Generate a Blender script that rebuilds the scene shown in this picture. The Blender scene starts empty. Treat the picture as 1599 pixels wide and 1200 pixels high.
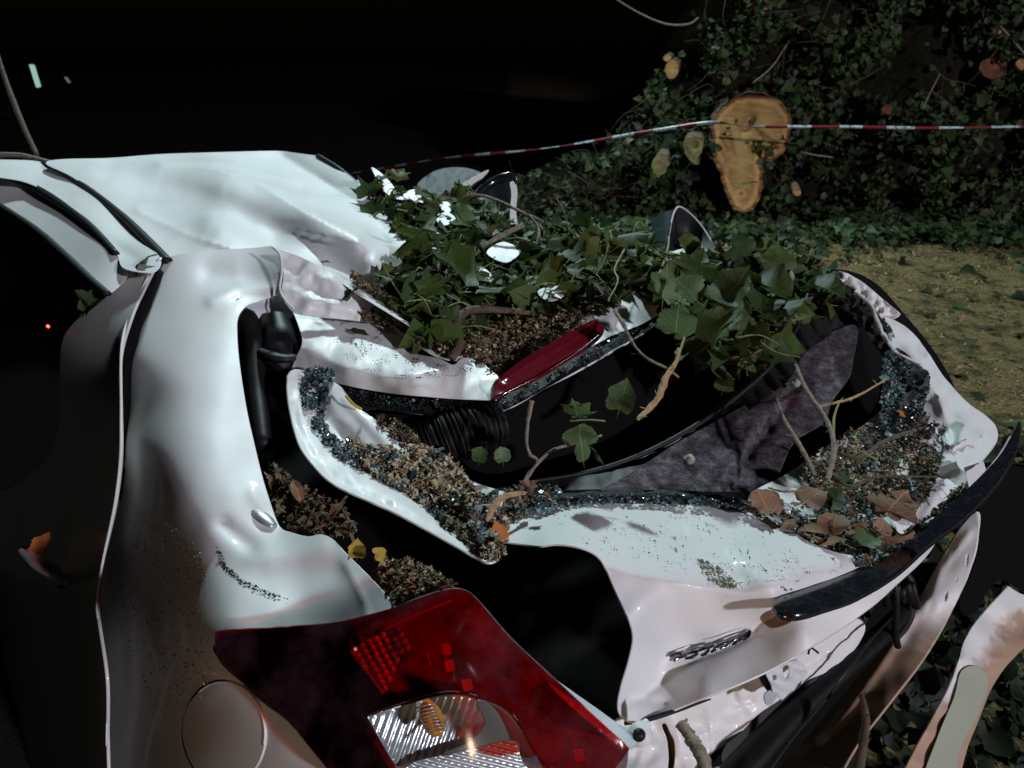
import bpy, math, random
import numpy as np
from mathutils import Vector, Matrix, Euler, Quaternion, noise
from mathutils.geometry import delaunay_2d_cdt
random.seed(7); rng = np.random.default_rng(7)
S = bpy.context.scene
R = math.radians

# ------------------------------------------------------------------ camera
H, PITCH, F = 1.70, 25.0, 1200.0
cam = bpy.data.cameras.new('camera'); co = bpy.data.objects.new('camera', cam)
S.collection.objects.link(co); S.camera = co
co.location = (0, 0, H); co.rotation_euler = (R(90 - PITCH), 0, 0)
cam.sensor_width = 36; cam.lens = 36 * F / 1599; cam.clip_start = .02; cam.clip_end = 200
cam.dof.use_dof = True; cam.dof.focus_distance = 1.35; cam.dof.aperture_fstop = 8.0
cth, sth = math.cos(R(PITCH)), math.sin(R(PITCH))

# ------------------------------------------------------------------ night sky, moon, work lamps, exposure
w = bpy.data.worlds.new('World'); S.world = w; w.use_nodes = True
nt = w.node_tree; bg = nt.nodes['Background']
sky = nt.nodes.new('ShaderNodeTexSky'); sky.sky_type = 'NISHITA'; sky.sun_disc = False
sky.sun_elevation = R(12); sky.sun_rotation = R(140)
nt.links.new(sky.outputs[0], bg.inputs[0]); bg.inputs[1].default_value = 0.00022
def lamp(name, kind, loc, target, power, color, size=.1, spot=60, blend=.3):
    l = bpy.data.lights.new(name, kind); l.energy = power; l.color = color
    if kind == 'SPOT': l.spot_size = R(spot); l.spot_blend = blend; l.shadow_soft_size = size
    if kind == 'SUN': l.angle = size
    o = bpy.data.objects.new(name, l); S.collection.objects.link(o); o.location = loc
    o.rotation_euler = (Vector(target) - Vector(loc)).to_track_quat('-Z', 'Y').to_euler()
    return o
lamp('moon', 'SUN', (6, -5, 3), (0, 0, 0), .012, (.8, .9, 1), R(.5))
lamp('tower_floodlight', 'SPOT', (-.6, 8.6, 7.2), (.5, 2.6, .6), 2750, (.74, .97, 1.0), .28, 80, .5)
lamp('work_floodlight', 'SPOT', (10.5, -9.0, 6.4), (2.0, 4.0, .7), 6100, (.90, .885, 1.0), .35, 50, .45)
lamp('low_warm_lamp', 'SPOT', (-1.2, -3.6, 1.1), (.85, 1.15, .6), 130, (1.0, .66, .46), .3, 36, .9)
S.view_settings.view_transform = 'Standard'; S.view_settings.look = 'None'
S.view_settings.exposure = .1; S.view_settings.gamma = 1; S.view_settings.use_curve_mapping = False
S.cycles.max_bounces = 6; S.cycles.transparent_max_bounces = 8

# ------------------------------------------------------------------ geometry helpers
def P(u, v, d):
    a = (u - 799.5) / F; b = (600 - v) / F
    return Vector((a * d, (cth + b * sth) * d, H + (-sth + b * cth) * d))
def KV(v): return sth + cth * (v - 600) / F
def DZ(v, z): return (H - z) / KV(v)            # distance at which the view of row v meets height z

def arrP(U, V, D):
    U = np.asarray(U, float); V = np.asarray(V, float); D = np.asarray(D, float)
    a = (U - 799.5) / F; b = (600 - V) / F
    return np.stack([a * D, (cth + b * sth) * D, H + (-sth + b * cth) * D], -1)

class Depth:
    """smooth surface through points (u, v, distance)"""
    def __init__(s, pts, lam=1e-4):
        p = np.array(pts, float); s.c = p[:, :2] / 200.0; y = p[:, 2]; n = len(p)
        K = s.k(s.c, s.c) + lam * np.eye(n)
        Q = np.hstack([np.ones((n, 1)), s.c]); A = np.zeros((n + 3, n + 3))
        A[:n, :n] = K; A[:n, n:] = Q; A[n:, :n] = Q.T
        s.w = np.linalg.lstsq(A, np.concatenate([y, np.zeros(3)]), rcond=None)[0]
    @staticmethod
    def k(a, b):
        r2 = ((a[:, None, :] - b[None, :, :]) ** 2).sum(-1)
        return .5 * r2 * np.log(r2 + 1e-9)
    def __call__(s, U, V):
        q = np.stack([np.atleast_1d(np.asarray(U, float)), np.atleast_1d(np.asarray(V, float))], -1) / 200.0
        return s.k(q, s.c) @ s.w[:-3] + s.w[-3] + q @ s.w[-2:]

def catmull(pts, n=8, closed=True):
    """pts (u,v) smooth or (u,v,1) corner -> dense polyline"""
    N = len(pts); out = []
    for i in range(N if closed else N - 1):
        p1 = np.array(pts[i][:2], float); p2 = np.array(pts[(i + 1) % N][:2], float)
        i0, i3 = i - 1, i + 2
        p0 = np.array(pts[i0 % N][:2], float) if (closed or i0 >= 0) else p1
        p3 = np.array(pts[i3 % N][:2], float) if (closed or i3 < N) else p2
        if len(pts[i]) > 2: p0 = p1
        if len(pts[(i + 1) % N]) > 2: p3 = p2
        m1, m2 = (p2 - p0) * .5, (p3 - p1) * .5
        L = np.linalg.norm(p2 - p1); k = max(2, min(n, int(L / 4) + 1))
        for j in range(k):
            t = j / k; t2, t3 = t * t, t * t * t
            out.append((2*t3-3*t2+1)*p1 + (t3-2*t2+t)*m1 + (-2*t3+3*t2)*p2 + (t3-t2)*m2)
    if not closed: out.append(np.array(pts[-1][:2], float))
    return np.array(out)

def inside(poly, X, Y):
    X = np.asarray(X); Y = np.asarray(Y); c = np.zeros(X.shape, bool); n = len(poly)
    j = n - 1
    for i in range(n):
        xi, yi = poly[i]; xj, yj = poly[j]
        m = ((yi > Y) != (yj > Y)) & (X < (xj - xi) * (Y - yi) / (yj - yi + 1e-12) + xi)
        c ^= m; j = i
    return c

def dseg(pts, U, V):
    """distance and signed side of points from a polyline"""
    best = np.full(U.shape, 1e9); side = np.zeros(U.shape)
    for (x0, y0), (x1, y1) in zip(pts[:-1], pts[1:]):
        dx, dy = x1 - x0, y1 - y0; L2 = dx*dx + dy*dy
        t = np.clip(((U - x0) * dx + (V - y0) * dy) / L2, 0, 1)
        px, py = x0 + t*dx, y0 + t*dy; r = np.hypot(U - px, V - py)
        cr = dx * (V - y0) - dy * (U - x0); m = r < best
        best = np.where(m, r, best); side = np.where(m, np.sign(cr), side)
    return best, side

def apply_mods(U, V, D, mods):
    for m in mods:
        pts, wd, amp, kind = m
        if len(pts) == 1: r = np.hypot(U - pts[0][0], V - pts[0][1]); s = 0
        else: r, s = dseg(pts, U, V)
        if kind == 'g': D = D + amp * np.exp(-(r / wd) ** 2)
        elif kind == 't': D = D + amp * np.exp(-r / wd)
        elif kind == 's': D = D + amp * np.tanh(r * s / wd) * np.exp(-(r / (wd * 8)) ** 2)
        elif kind == 'r': D = D + amp * np.clip(1 - r / wd, 0, 1) ** 2
    return D

def obj(name, verts, faces, mat, parent=None, smooth=True):
    me = bpy.data.meshes.new(name); me.from_pydata([tuple(x) for x in verts], [], faces); me.update()
    if smooth:
        me.polygons.foreach_set('use_smooth', [True] * len(me.polygons))
    if mat:
        for m in (mat if isinstance(mat, (list, tuple)) else [mat]): me.materials.append(m)
    o = bpy.data.objects.new(name, me); S.collection.objects.link(o)
    if parent: o.parent = parent; o.matrix_parent_inverse = parent.matrix_basis.inverted()
    return o

def tag(o, label=None, cat=None, group=None, kind=None):
    if label: o['label'] = label
    if cat: o['category'] = cat
    if group: o['group'] = group
    if kind: o['kind'] = kind
    return o
def empty(name, loc, label, cat, group=None):
    o = bpy.data.objects.new(name, None); S.collection.objects.link(o); o.location = loc
    o.empty_display_size = .1
    return tag(o, label, cat, group)

def panel(name, outline, depth, mat, parent=None, step=7, th=.0016, mods=(), nz=(0, 1), hem=.0012, extra=None, seg=8, holes=(), crum=None):
    """sheet-metal panel: an outline, a smooth surface, thickness and a rounded hem"""
    D = depth if callable(depth) else Depth(depth)
    B = catmull(outline, seg)
    u0, v0 = B.min(0); u1, v1 = B.max(0)
    gx, gy = np.meshgrid(np.arange(u0 + step*.5, u1, step), np.arange(v0 + step*.5, v1, step))
    gx = gx + (np.arange(gx.shape[0]) % 2)[:, None] * step * .5
    gx = gx.ravel(); gy = gy.ravel()
    m = inside(B, gx, gy); gx, gy = gx[m], gy[m]
    r, _ = dseg(np.vstack([B, B[:1]]), gx, gy); m = r > step * .55; gx, gy = gx[m], gy[m]
    loops = [B]
    for h in holes:
        hb = catmull(h, 6); loops.append(hb)
        m = ~inside(hb, gx, gy); gx, gy = gx[m], gy[m]
        r, _ = dseg(np.vstack([hb, hb[:1]]), gx, gy); m = r > step * .4; gx, gy = gx[m], gy[m]
    pts = []; edges = []
    for L in loops:
        s0 = len(pts); pts += [tuple(p) for p in L]
        edges += [(s0 + i, s0 + (i + 1) % len(L)) for i in range(len(L))]
    nb = len(pts)
    pts += list(zip(gx, gy))
    ov, oe, of, _, _, _ = delaunay_2d_cdt([Vector(p) for p in pts], edges, [], 0, 1e-4)
    ov = np.array([(p[0], p[1]) for p in ov]); tris = np.array([f for f in of if len(f) == 3])
    c = ov[tris].mean(1); ok = inside(B, c[:, 0], c[:, 1])
    for L in loops[1:]: ok &= ~inside(L, c[:, 0], c[:, 1])
    tris = tris[ok]
    U, V = ov[:, 0], ov[:, 1]
    d = D(U, V); d = apply_mods(U, V, d, mods)
    if extra is not None: d = d + extra(U, V)
    if nz[0]:
        d = d + np.array([noise.noise(Vector((a / nz[1], b_ / nz[1], 3.1))) for a, b_ in zip(U, V)]) * nz[0]
    if crum:
        d = d + np.array([abs(noise.noise(Vector((a / crum[1], b_ / crum[1], 7.7)))) + .5 * abs(noise.noise(Vector((a / crum[1] * 2.1, b_ / crum[1] * 2.1, 1.7)))) for a, b_ in zip(U, V)]) * crum[0]
    X = arrP(U, V, d)
    e1 = X[tris[:, 1]] - X[tris[:, 0]]; e2 = X[tris[:, 2]] - X[tris[:, 0]]; n = np.cross(e1, e2)
    tocam = np.array([0, 0, H]) - X[tris[:, 0]]
    flip = (n * tocam).sum(1) < 0; tris[flip] = tris[flip][:, ::-1]; n[flip] *= -1
    VN = np.zeros_like(X)
    for k in range(3): np.add.at(VN, tris[:, k], n)
    VN /= np.linalg.norm(VN, axis=1)[:, None] + 1e-12
    N = len(X); used = set(tris.ravel().tolist())
    back = X - VN * th
    faces = [tuple(t) for t in tris.tolist()] + [tuple(int(x) + N for x in t[::-1]) for t in tris.tolist()]
    verts = np.vstack([X, back])
    # rim: boundary edges of the triangle set
    ec = {}
    for t in tris.tolist():
        for a, b_ in ((t[0], t[1]), (t[1], t[2]), (t[2], t[0])): ec[(a, b_)] = 1
    be = [(a, b_) for (a, b_) in ec if (b_, a) not in ec]
    # rim verts doubled; middle ring bulges outward
    outv = {}
    for a, b_ in be:
        t = X[b_] - X[a]; t = t / (np.linalg.norm(t) + 1e-12)
        o1 = np.cross(t, VN[a]); o2 = np.cross(t, VN[b_])
        outv[a] = outv.get(a, 0) + o1; outv[b_] = outv.get(b_, 0) + o2
    idx = {}; rv = []
    for a, o_ in outv.items():
        o_ = o_ / (np.linalg.norm(o_) + 1e-12); k = N * 2 + len(rv); idx[a] = k
        rv += [X[a], X[a] - VN[a] * th * .5 + o_ * hem, X[a] - VN[a] * th]
    for a, b_ in be:
        i, j = idx[a], idx[b_]
        faces += [(j, i, i + 1, j + 1), (j + 1, i + 1, i + 2, j + 2)]
    if rv: verts = np.vstack([verts, np.array(rv)])
    # (smooth normals stay crisp at the rim because the rim has its own vertices)
    o = obj(name, verts, faces, mat, parent)
    o_depth[name] = (lambda uu, vv, D=D, mods=mods, extra=extra: apply_mods(np.atleast_1d(np.asarray(uu, float)), np.atleast_1d(np.asarray(vv, float)), D(uu, vv), mods) + (extra(np.asarray(uu, float), np.asarray(vv, float)) if extra else 0))
    return o
o_depth = {}
def panelc(name, crum, *a, **k): return panel(name, *a, crum=crum, **k)

def spline3(pts, n=8):
    pts = [Vector(p) for p in pts]; out = []
    for i in range(len(pts) - 1):
        p0 = pts[max(0, i-1)]; p1 = pts[i]; p2 = pts[i+1]; p3 = pts[min(len(pts)-1, i+2)]
        for j in range(n):
            t = j / n; t2 = t*t; t3 = t2*t
            out.append(.5*((2*p1) + (p2-p0)*t + (2*p0-5*p1+4*p2-p3)*t2 + (3*p1-p0-3*p2+p3)*t3))
    out.append(pts[-1]); return out
def tube_data(pts, rad, sides=8, n=6, jit=0.0, flat=1.0):
    C = spline3(pts, n) if n > 1 else [Vector(p) for p in pts]
    m = len(C); rs = np.interp(np.linspace(0, 1, m), np.linspace(0, 1, len(rad)), rad) if hasattr(rad, '__len__') else [rad] * m
    V = []; Fc = []; up = Vector((0.13, 0.21, 1)); 
    for i, c in enumerate(C):
        t = (C[min(i+1, m-1)] - C[max(i-1, 0)]).normalized()
        x = t.cross(up);  x = x.normalized() if x.length > 1e-4 else Vector((1, 0, 0)); y = x.cross(t).normalized()
        for k in range(sides):
            a = 2*math.pi*k/sides; rr = rs[i] * (1 + (random.uniform(-jit, jit) if jit else 0))
            V.append(c + x*math.cos(a)*rr + y*math.sin(a)*rr*flat)
        if i:
            for k in range(sides):
                a, b = (i-1)*sides + k, (i-1)*sides + (k+1) % sides
                Fc.append((a, b, b + sides, a + sides))
    Fc.append(tuple(range(sides))[::-1]); Fc.append(tuple(range((m-1)*sides, m*sides)))
    return V, Fc
def tube(name, pts, rad, mat, parent=None, sides=8, n=6, jit=0, flat=1.0):
    V, Fc = tube_data(pts, rad, sides, n, jit, flat); return obj(name, V, Fc, mat, parent)
def join_data(L):
    V = []; Fc = []
    for v, f in L:
        o = len(V); V += list(v); Fc += [tuple(i + o for i in t) for t in f]
    return V, Fc
def px(*l): return [P(*q) for q in l]

# ------------------------------------------------------------------ materials
def mat(name, col=(.5, .5, .5), rough=.5, metal=0, spec=.5, coat=0, build=None):
    m = bpy.data.materials.new(name); m.use_nodes = True; b = m.node_tree.nodes['Principled BSDF']
    b.inputs['Base Color'].default_value = (*col, 1); b.inputs['Roughness'].default_value = rough
    b.inputs['Metallic'].default_value = metal; b.inputs['Specular IOR Level'].default_value = spec
    b.inputs['Coat Weight'].default_value = coat; b.inputs['Coat Roughness'].default_value = .06
    if build: build(m.node_tree, b)
    return m
def N(nt, t, **kw):
    n = nt.nodes.new(t)
    for k, v in kw.items():
        if k.startswith('i_'): n.inputs[k[2:].replace('_', ' ')].default_value = v
        else: setattr(n, k, v)
    return n
def ramp(nt, stops, fac):
    r = nt.nodes.new('ShaderNodeValToRGB'); e = r.color_ramp.elements
    while len(e) < len(stops): e.new(.5)
    for i, (p, c) in enumerate(stops): e[i].position = p; e[i].color = (*c, 1) if len(c) == 3 else c
    nt.links.new(fac, r.inputs[0]); return r.outputs[0]
def gray(x): return (x, x, x)
def mixc(nt, fac, a, b):
    n = nt.nodes.new('ShaderNodeMix'); n.data_type = 'RGBA'
    for s, x in ((0, fac), (6, a), (7, b)):
        if isinstance(x, (tuple, list)): n.inputs[s].default_value = (*x, 1) if len(x) == 3 else x
        elif isinstance(x, (int, float)): n.inputs[s].default_value = x
        else: nt.links.new(x, n.inputs[s])
    return n.outputs[2]
def bump(nt, b, h, strength=.3, dist=.01):
    n = nt.nodes.new('ShaderNodeBump'); n.inputs['Strength'].default_value = strength; n.inputs['Distance'].default_value = dist
    nt.links.new(h, n.inputs['Height']); nt.links.new(n.outputs[0], b.inputs['Normal'])
def objco(nt, scale=1.0):
    g = N(nt, 'ShaderNodeNewGeometry'); m = N(nt, 'ShaderNodeMapping'); m.inputs['Scale'].default_value = (scale,)*3
    nt.links.new(g.outputs['Position'], m.inputs[0]); return m.outputs[0]
def noise_tex(nt, co_, scale, detail=4, rough=.55):
    n = N(nt, 'ShaderNodeTexNoise'); n.inputs['Scale'].default_value = scale
    n.inputs['Detail'].default_value = detail; n.inputs['Roughness'].default_value = rough
    nt.links.new(co_, n.inputs['Vector']); return n.outputs['Fac']

def paint_build(dirt=.5, base=(.75, .75, .75), dust=(.13, .10, .07)):
    def f(nt, b):
        c = objco(nt)
        n1 = noise_tex(nt, c, 5, 6, .6); n2 = noise_tex(nt, c, 260, 2, .5); n3 = noise_tex(nt, c, 900, 1, .5)
        # sparse specks
        sp = ramp(nt, [(.0, gray(0)), (.70, gray(0)), (.745, gray(1)), (1, gray(1))], n2)
        pat = ramp(nt, [(.0, gray(.0)), (.45, gray(.05)), (.75, gray(1))], n1)
        mu = N(nt, 'ShaderNodeMath', operation='MULTIPLY'); nt.links.new(sp, mu.inputs[0]); nt.links.new(pat, mu.inputs[1])
        mu2 = N(nt, 'ShaderNodeMath', operation='MULTIPLY'); nt.links.new(mu.outputs[0], mu2.inputs[0]); mu2.inputs[1].default_value = dirt
        film = ramp(nt, [(.3, gray(0)), (.8, gray(.16 * dirt + .03))], noise_tex(nt, c, 3.3, 5, .7))
        a = mixc(nt, film, base, (.42, .40, .34))
        out = mixc(nt, mu2.outputs[0], a, dust)
        mp = N(nt, 'ShaderNodeMapping'); mp.inputs['Scale'].default_value = (18, 160, 160); mp.inputs['Rotation'].default_value = (.3, .5, .9); nt.links.new(c, mp.inputs[0])
        scr = ramp(nt, [(.66, gray(0)), (.70, gray(.35 * dirt))], noise_tex(nt, mp.outputs[0], 3, 2, .5)); out = mixc(nt, scr, out, (.34, .34, .33))
        nt.links.new(out, b.inputs['Base Color'])
        rr = ramp(nt, [(.3, gray(.40)), (.75, gray(.58))], n1); nt.links.new(rr, b.inputs['Roughness'])
        bump(nt, b, n3, .06, .001)
    return f
M = {}
M['paint'] = mat('white_paint', spec=.4, coat=.09, build=paint_build(.6))
M['paint_dirty'] = mat('white_paint_dirty', spec=.45, coat=.12, build=paint_build(1.0))
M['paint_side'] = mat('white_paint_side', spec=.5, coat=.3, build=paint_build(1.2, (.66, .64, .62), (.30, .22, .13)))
def low_brown_shade(z0, edge=.05):  # paints the brown shade of the low bumper into the base colour
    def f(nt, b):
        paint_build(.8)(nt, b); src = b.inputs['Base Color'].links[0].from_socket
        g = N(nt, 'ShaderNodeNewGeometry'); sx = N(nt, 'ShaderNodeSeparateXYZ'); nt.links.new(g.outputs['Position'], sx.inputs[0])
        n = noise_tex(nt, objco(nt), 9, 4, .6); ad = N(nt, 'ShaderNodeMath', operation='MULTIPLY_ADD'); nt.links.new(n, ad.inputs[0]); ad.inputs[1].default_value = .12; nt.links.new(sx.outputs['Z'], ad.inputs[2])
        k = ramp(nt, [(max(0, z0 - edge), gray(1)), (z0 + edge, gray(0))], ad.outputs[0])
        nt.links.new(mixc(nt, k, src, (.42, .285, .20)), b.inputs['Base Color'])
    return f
M['paint_shade'] = mat('shade_tinted_white_paint', spec=.5, coat=.3, build=low_brown_shade(.53, .012))
M['paint_shade_low'] = mat('shade_tinted_beam_paint', spec=.5, coat=.3, build=low_brown_shade(.71, .02))
M['primer'] = mat('pale_inner_metal', spec=.4, coat=.1, build=paint_build(1.2, (.62, .64, .68)))
def rough_noise(col, col2, sc, bs=.3, bd=.002):
    def f(nt, b):
        c = objco(nt); n = noise_tex(nt, c, sc, 5, .65)
        nt.links.new(ramp(nt, [(.3, col), (.7, col2)], n), b.inputs['Base Color']); bump(nt, b, n, bs, bd)
    return f
M['black'] = mat('black_plastic', (.012, .012, .013), .5, spec=.2, build=rough_noise((.005, .005, .006), (.013, .013, .014), 60))
M['void'] = mat('dark_interior_trim', (.004, .004, .004), .9, spec=.1)
M['rubber'] = mat('black_rubber', (.016, .016, .017), .55, spec=.3, build=rough_noise((.007, .007, .008), (.017, .017, .017), 90))
M['gloss'] = mat('gloss_black_trim', (.010, .011, .016), .16, spec=.6, coat=.6,
                 build=lambda nt, b: (nt.links.new(ramp(nt, [(.3, gray(.10)), (.7, gray(.26))], noise_tex(nt, objco(nt), 30, 5)), b.inputs['Roughness']),
                 nt.links.new(ramp(nt, [(.5, (.008, .009, .014)), (.9, (.035, .032, .03))], noise_tex(nt, objco(nt), 120, 4)), b.inputs['Base Color'])))
M['darkglass'] = mat('dark_tinted_glass', (.006, .010, .010), .06, spec=.7)
M['chrome'] = mat('badge_chrome', (.16, .16, .18), .10, metal=1)
M['steel'] = mat('scuffed_steel', (.55, .57, .6), .35, metal=.6)
M['sealer'] = mat('black_window_sealant', build=rough_noise((.005, .005, .006), (.017, .019, .019), 140, .8, .004), rough=.55, spec=.25)
def carpet(nt, b):
    c = objco(nt); n = noise_tex(nt, c, 45, 6, .75); n2 = noise_tex(nt, c, 420, 3, .7); n3 = noise_tex(nt, c, 7, 3, .5)
    a = ramp(nt, [(.36, (.016, .014, .017)), (.5, (.070, .060, .071)), (.66, (.20, .175, .20))], n)
    s = ramp(nt, [(.5, gray(0)), (.68, gray(.75))], n2); a = mixc(nt, s, a, (.26, .22, .25))
    r_ = ramp(nt, [(.62, gray(0)), (.72, gray(.55))], n3); a = mixc(nt, r_, a, (.10, .02, .022))
    nt.links.new(a, b.inputs['Base Color']); bump(nt, b, n2, .8, .004)
M['carpet'] = mat('grey_felt', rough=.95, spec=.1, build=carpet)
M['mud'] = mat('dried_mud', rough=.7, build=rough_noise((.13, .065, .035), (.24, .13, .08), 40))
M['shade_brown'] = mat('brown_shadow_reflection', (.16, .085, .05), .3)  # flat brown standing in for patches of warm shade
M['foam'] = mat('beige_foam', (.33, .36, .28), .6)

def lens(name, col, tint_strength=1.0, gl=.05):
    m = bpy.data.materials.new(name); m.use_nodes = True; nt = m.node_tree; nt.nodes.clear()
    o = N(nt, 'ShaderNodeOutputMaterial'); tr = N(nt, 'ShaderNodeBsdfTransparent'); tr.inputs[0].default_value = (*col, 1)
    pb = N(nt, 'ShaderNodeBsdfPrincipled'); pb.inputs['Base Color'].default_value = (.16, .10, .13, 1); pb.inputs['Roughness'].default_value = gl
    mx = N(nt, 'ShaderNodeMixShader'); lw = N(nt, 'ShaderNodeLayerWeight'); lw.inputs[0].default_value = .5
    fr = N(nt, 'ShaderNodeMath', operation='POWER'); nt.links.new(lw.outputs['Facing'], fr.inputs[0]); fr.inputs[1].default_value = 4.0
    f2 = N(nt, 'ShaderNodeMath', operation='MULTIPLY_ADD'); nt.links.new(fr.outputs[0], f2.inputs[0]); f2.inputs[1].default_value = .5; f2.inputs[2].default_value = .045
    sc = noise_tex(nt, objco(nt), 500, 3); rp = ramp(nt, [(.55, gray(0)), (.75, gray(.35))], sc)
    nt.links.new(ramp(nt, [(.3, gray(gl)), (.8, gray(gl + .12))], noise_tex(nt, objco(nt), 25, 5)), pb.inputs['Roughness'])
    ad = N(nt, 'ShaderNodeMath', operation='ADD', use_clamp=True); nt.links.new(f2.outputs[0], ad.inputs[0]); nt.links.new(ramp(nt, [(.42, gray(.0)), (.72, gray(.13))], noise_tex(nt, objco(nt), 13, 6, .65)), ad.inputs[1])
    gl_ = N(nt, 'ShaderNodeBsdfGlossy'); gl_.inputs['Roughness'].default_value = .09
    nt.links.new(f2.outputs[0], mx.inputs[0]); nt.links.new(tr.outputs[0], mx.inputs[1]); nt.links.new(gl_.outputs[0], mx.inputs[2])
    df = N(nt, 'ShaderNodeBsdfDiffuse'); df.inputs[0].default_value = (.20, .13, .17, 1); m2 = N(nt, 'ShaderNodeMixShader')
    nt.links.new(ad.inputs[1].links[0].from_socket, m2.inputs[0]); nt.links.new(mx.outputs[0], m2.inputs[1]); nt.links.new(df.outputs[0], m2.inputs[2]); mx = m2
    nt.links.new(mx.outputs[0], o.inputs[0]); return m
M['redlens'] = lens('red_lens', (.80, .012, .035))
M['clearlens'] = lens('clear_lens', (.9, .92, .92))
M['redsolid'] = mat('red_plastic', (.105, .003, .010), .24, spec=.6, coat=.5)
M['redback'] = mat('red_inner', (.10, .03, .035), .4, build=rough_noise((.05, .03, .035), (.24, .17, .20), 22))
M['silver'] = mat('silver_reflector', (.72, .74, .76), .24, metal=.55)
M['silverd'] = mat('dull_reflector', (.20, .19, .17), .35, metal=.2)
M['amber'] = mat('amber_bulb', (.85, .30, .01), .2, spec=.6)
M['red_led'] = mat('red_led', (.3, .01, .01), .4)
b_ = M['red_led'].node_tree.nodes['Principled BSDF']; b_.inputs['Emission Color'].default_value = (1, .06, .02, 1); b_.inputs['Emission Strength'].default_value = 6
M['glowstrip'] = mat('lit_strip', (.3, .4, .4), .4)
b_ = M['glowstrip'].node_tree.nodes['Principled BSDF']; b_.inputs['Emission Color'].default_value = (.45, .75, .66, 1); b_.inputs['Emission Strength'].default_value = .55
M['dimstrip'] = mat('glowing_reflector', (.2, .2, .2), .4)
b_ = M['dimstrip'].node_tree.nodes['Principled BSDF']; b_.inputs['Emission Color'].default_value = (.6, .6, .6, 1); b_.inputs['Emission Strength'].default_value = .12  # small emission paints in the light the far reflector returns

def leafmat(name, cols, rough=.58, trans=.25, spec=.3, vein=False):
    m = bpy.data.materials.new(name); m.use_nodes = True; nt = m.node_tree; b = nt.nodes['Principled BSDF']
    g = N(nt, 'ShaderNodeNewGeometry'); oi = N(nt, 'ShaderNodeObjectInfo')
    ad = N(nt, 'ShaderNodeMath', operation='ADD'); nt.links.new(g.outputs['Random Per Island'], ad.inputs[0]); nt.links.new(oi.outputs['Random'], ad.inputs[1])
    fr = N(nt, 'ShaderNodeMath', operation='FRACT'); nt.links.new(ad.outputs[0], fr.inputs[0])
    n = len(cols); c = ramp(nt, [(i / max(1, n - 1), k) for i, k in enumerate(cols)], fr.outputs[0])
    nz_ = noise_tex(nt, objco(nt), 55, 5, .7)
    c = mixc(nt, ramp(nt, [(.45, gray(0)), (.8, gray(.6))], nz_), c, (cols[0][0]*1.8, cols[0][1]*1.3, cols[0][2]*1.1))
    if vein:
        tc = N(nt, 'ShaderNodeTexCoord'); sx = N(nt, 'ShaderNodeSeparateXYZ'); nt.links.new(tc.outputs['Object'], sx.inputs[0])
        def mth(op, a, b2=None):
            n_ = N(nt, 'ShaderNodeMath', operation=op)
            for i, x in enumerate((a, b2)):
                if x is None: continue
                if isinstance(x, (int, float)): n_.inputs[i].default_value = x
                else: nt.links.new(x, n_.inputs[i])
            return n_.outputs[0]
        ax = mth('ABSOLUTE', sx.outputs['X']); yy = mth('SUBTRACT', sx.outputs['Y'], mth('MULTIPLY', ax, .8))
        fr_ = mth('FRACT', mth('MULTIPLY', yy, 6.0)); v1 = mth('LESS_THAN', fr_, .10); v2 = mth('LESS_THAN', ax, .014)
        vn = mth('MAXIMUM', mth('MULTIPLY', v1, .35), mth('MULTIPLY', v2, .8))
        c = mixc(nt, vn, c, (cols[0][0]*3+.03, cols[0][1]*2.2+.03, cols[0][2]*2+.01))
    nt.links.new(c, b.inputs['Base Color']); b.inputs['Roughness'].default_value = rough; b.inputs['Specular IOR Level'].default_value = spec
    bump(nt, b, noise_tex(nt, objco(nt), 260, 3), .35, .002)
    o = [x for x in nt.nodes if x.type == 'OUTPUT_MATERIAL'][0]
    tl = N(nt, 'ShaderNodeBsdfTranslucent'); nt.links.new(c, tl.inputs[0]); mx = N(nt, 'ShaderNodeMixShader'); mx.inputs[0].default_value = trans
    nt.links.new(b.outputs[0], mx.inputs[1]); nt.links.new(tl.outputs[0], mx.inputs[2]); nt.links.new(mx.outputs[0], o.inputs[0])
    return m
M['leaf'] = leafmat('ivy_leaf_green', [(.016, .034, .007), (.042, .072, .012), (.028, .062, .020), (.080, .110, .022), (.052, .088, .024), (.020, .040, .009), (.11, .115, .024)], vein=True)
M['leaf_far'] = leafmat('far_ivy_green', [(.010, .020, .006), (.020, .045, .012), (.045, .095, .022), (.012, .034, .016), (.09, .095, .03), (.022, .036, .012), (.010, .018, .006), (.06, .12, .03)], .55)
M['leaf_shade'] = leafmat('shaded_ivy_green', [(.004, .009, .003), (.010, .022, .006), (.006, .014, .006), (.018, .030, .008)], .6)  # ivy green darkened to paint in the shade behind the bumper
M['leaf_pale'] = leafmat('poplar_leaf_pale', [(.06, .11, .045), (.09, .14, .055), (.045, .09, .045)], .5, vein=True)
M['leaf_brown'] = leafmat('dry_leaf_brown', [(.19, .105, .060), (.25, .15, .10), (.13, .075, .045), (.30, .20, .13)], .65, .15, vein=True)
M['leaf_yellow'] = leafmat('yellow_leaf', [(.40, .25, .03), (.45, .30, .06)], .6)
M['leaf_orange'] = leafmat('orange_leaf', [(.42, .14, .03), (.5, .18, .05)], .6)
def bark(c1, c2, sc=30):
    def f(nt, b):
        c = objco(nt); n = noise_tex(nt, c, sc, 6, .7)
        nt.links.new(ramp(nt, [(.3, c1), (.7, c2)], n), b.inputs['Base Color']); bump(nt, b, n, .7, .006)
    return f
M['twig'] = mat('twig_bark', rough=.8, build=bark((.10, .075, .055), (.34, .28, .22), 70))
M['twig_tan'] = mat('peeled_twig', rough=.7, build=bark((.28, .15, .06), (.50, .33, .16), 60))
M['twig_green'] = mat('green_stem', rough=.6, build=bark((.14, .17, .06), (.28, .27, .10), 60))
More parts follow.
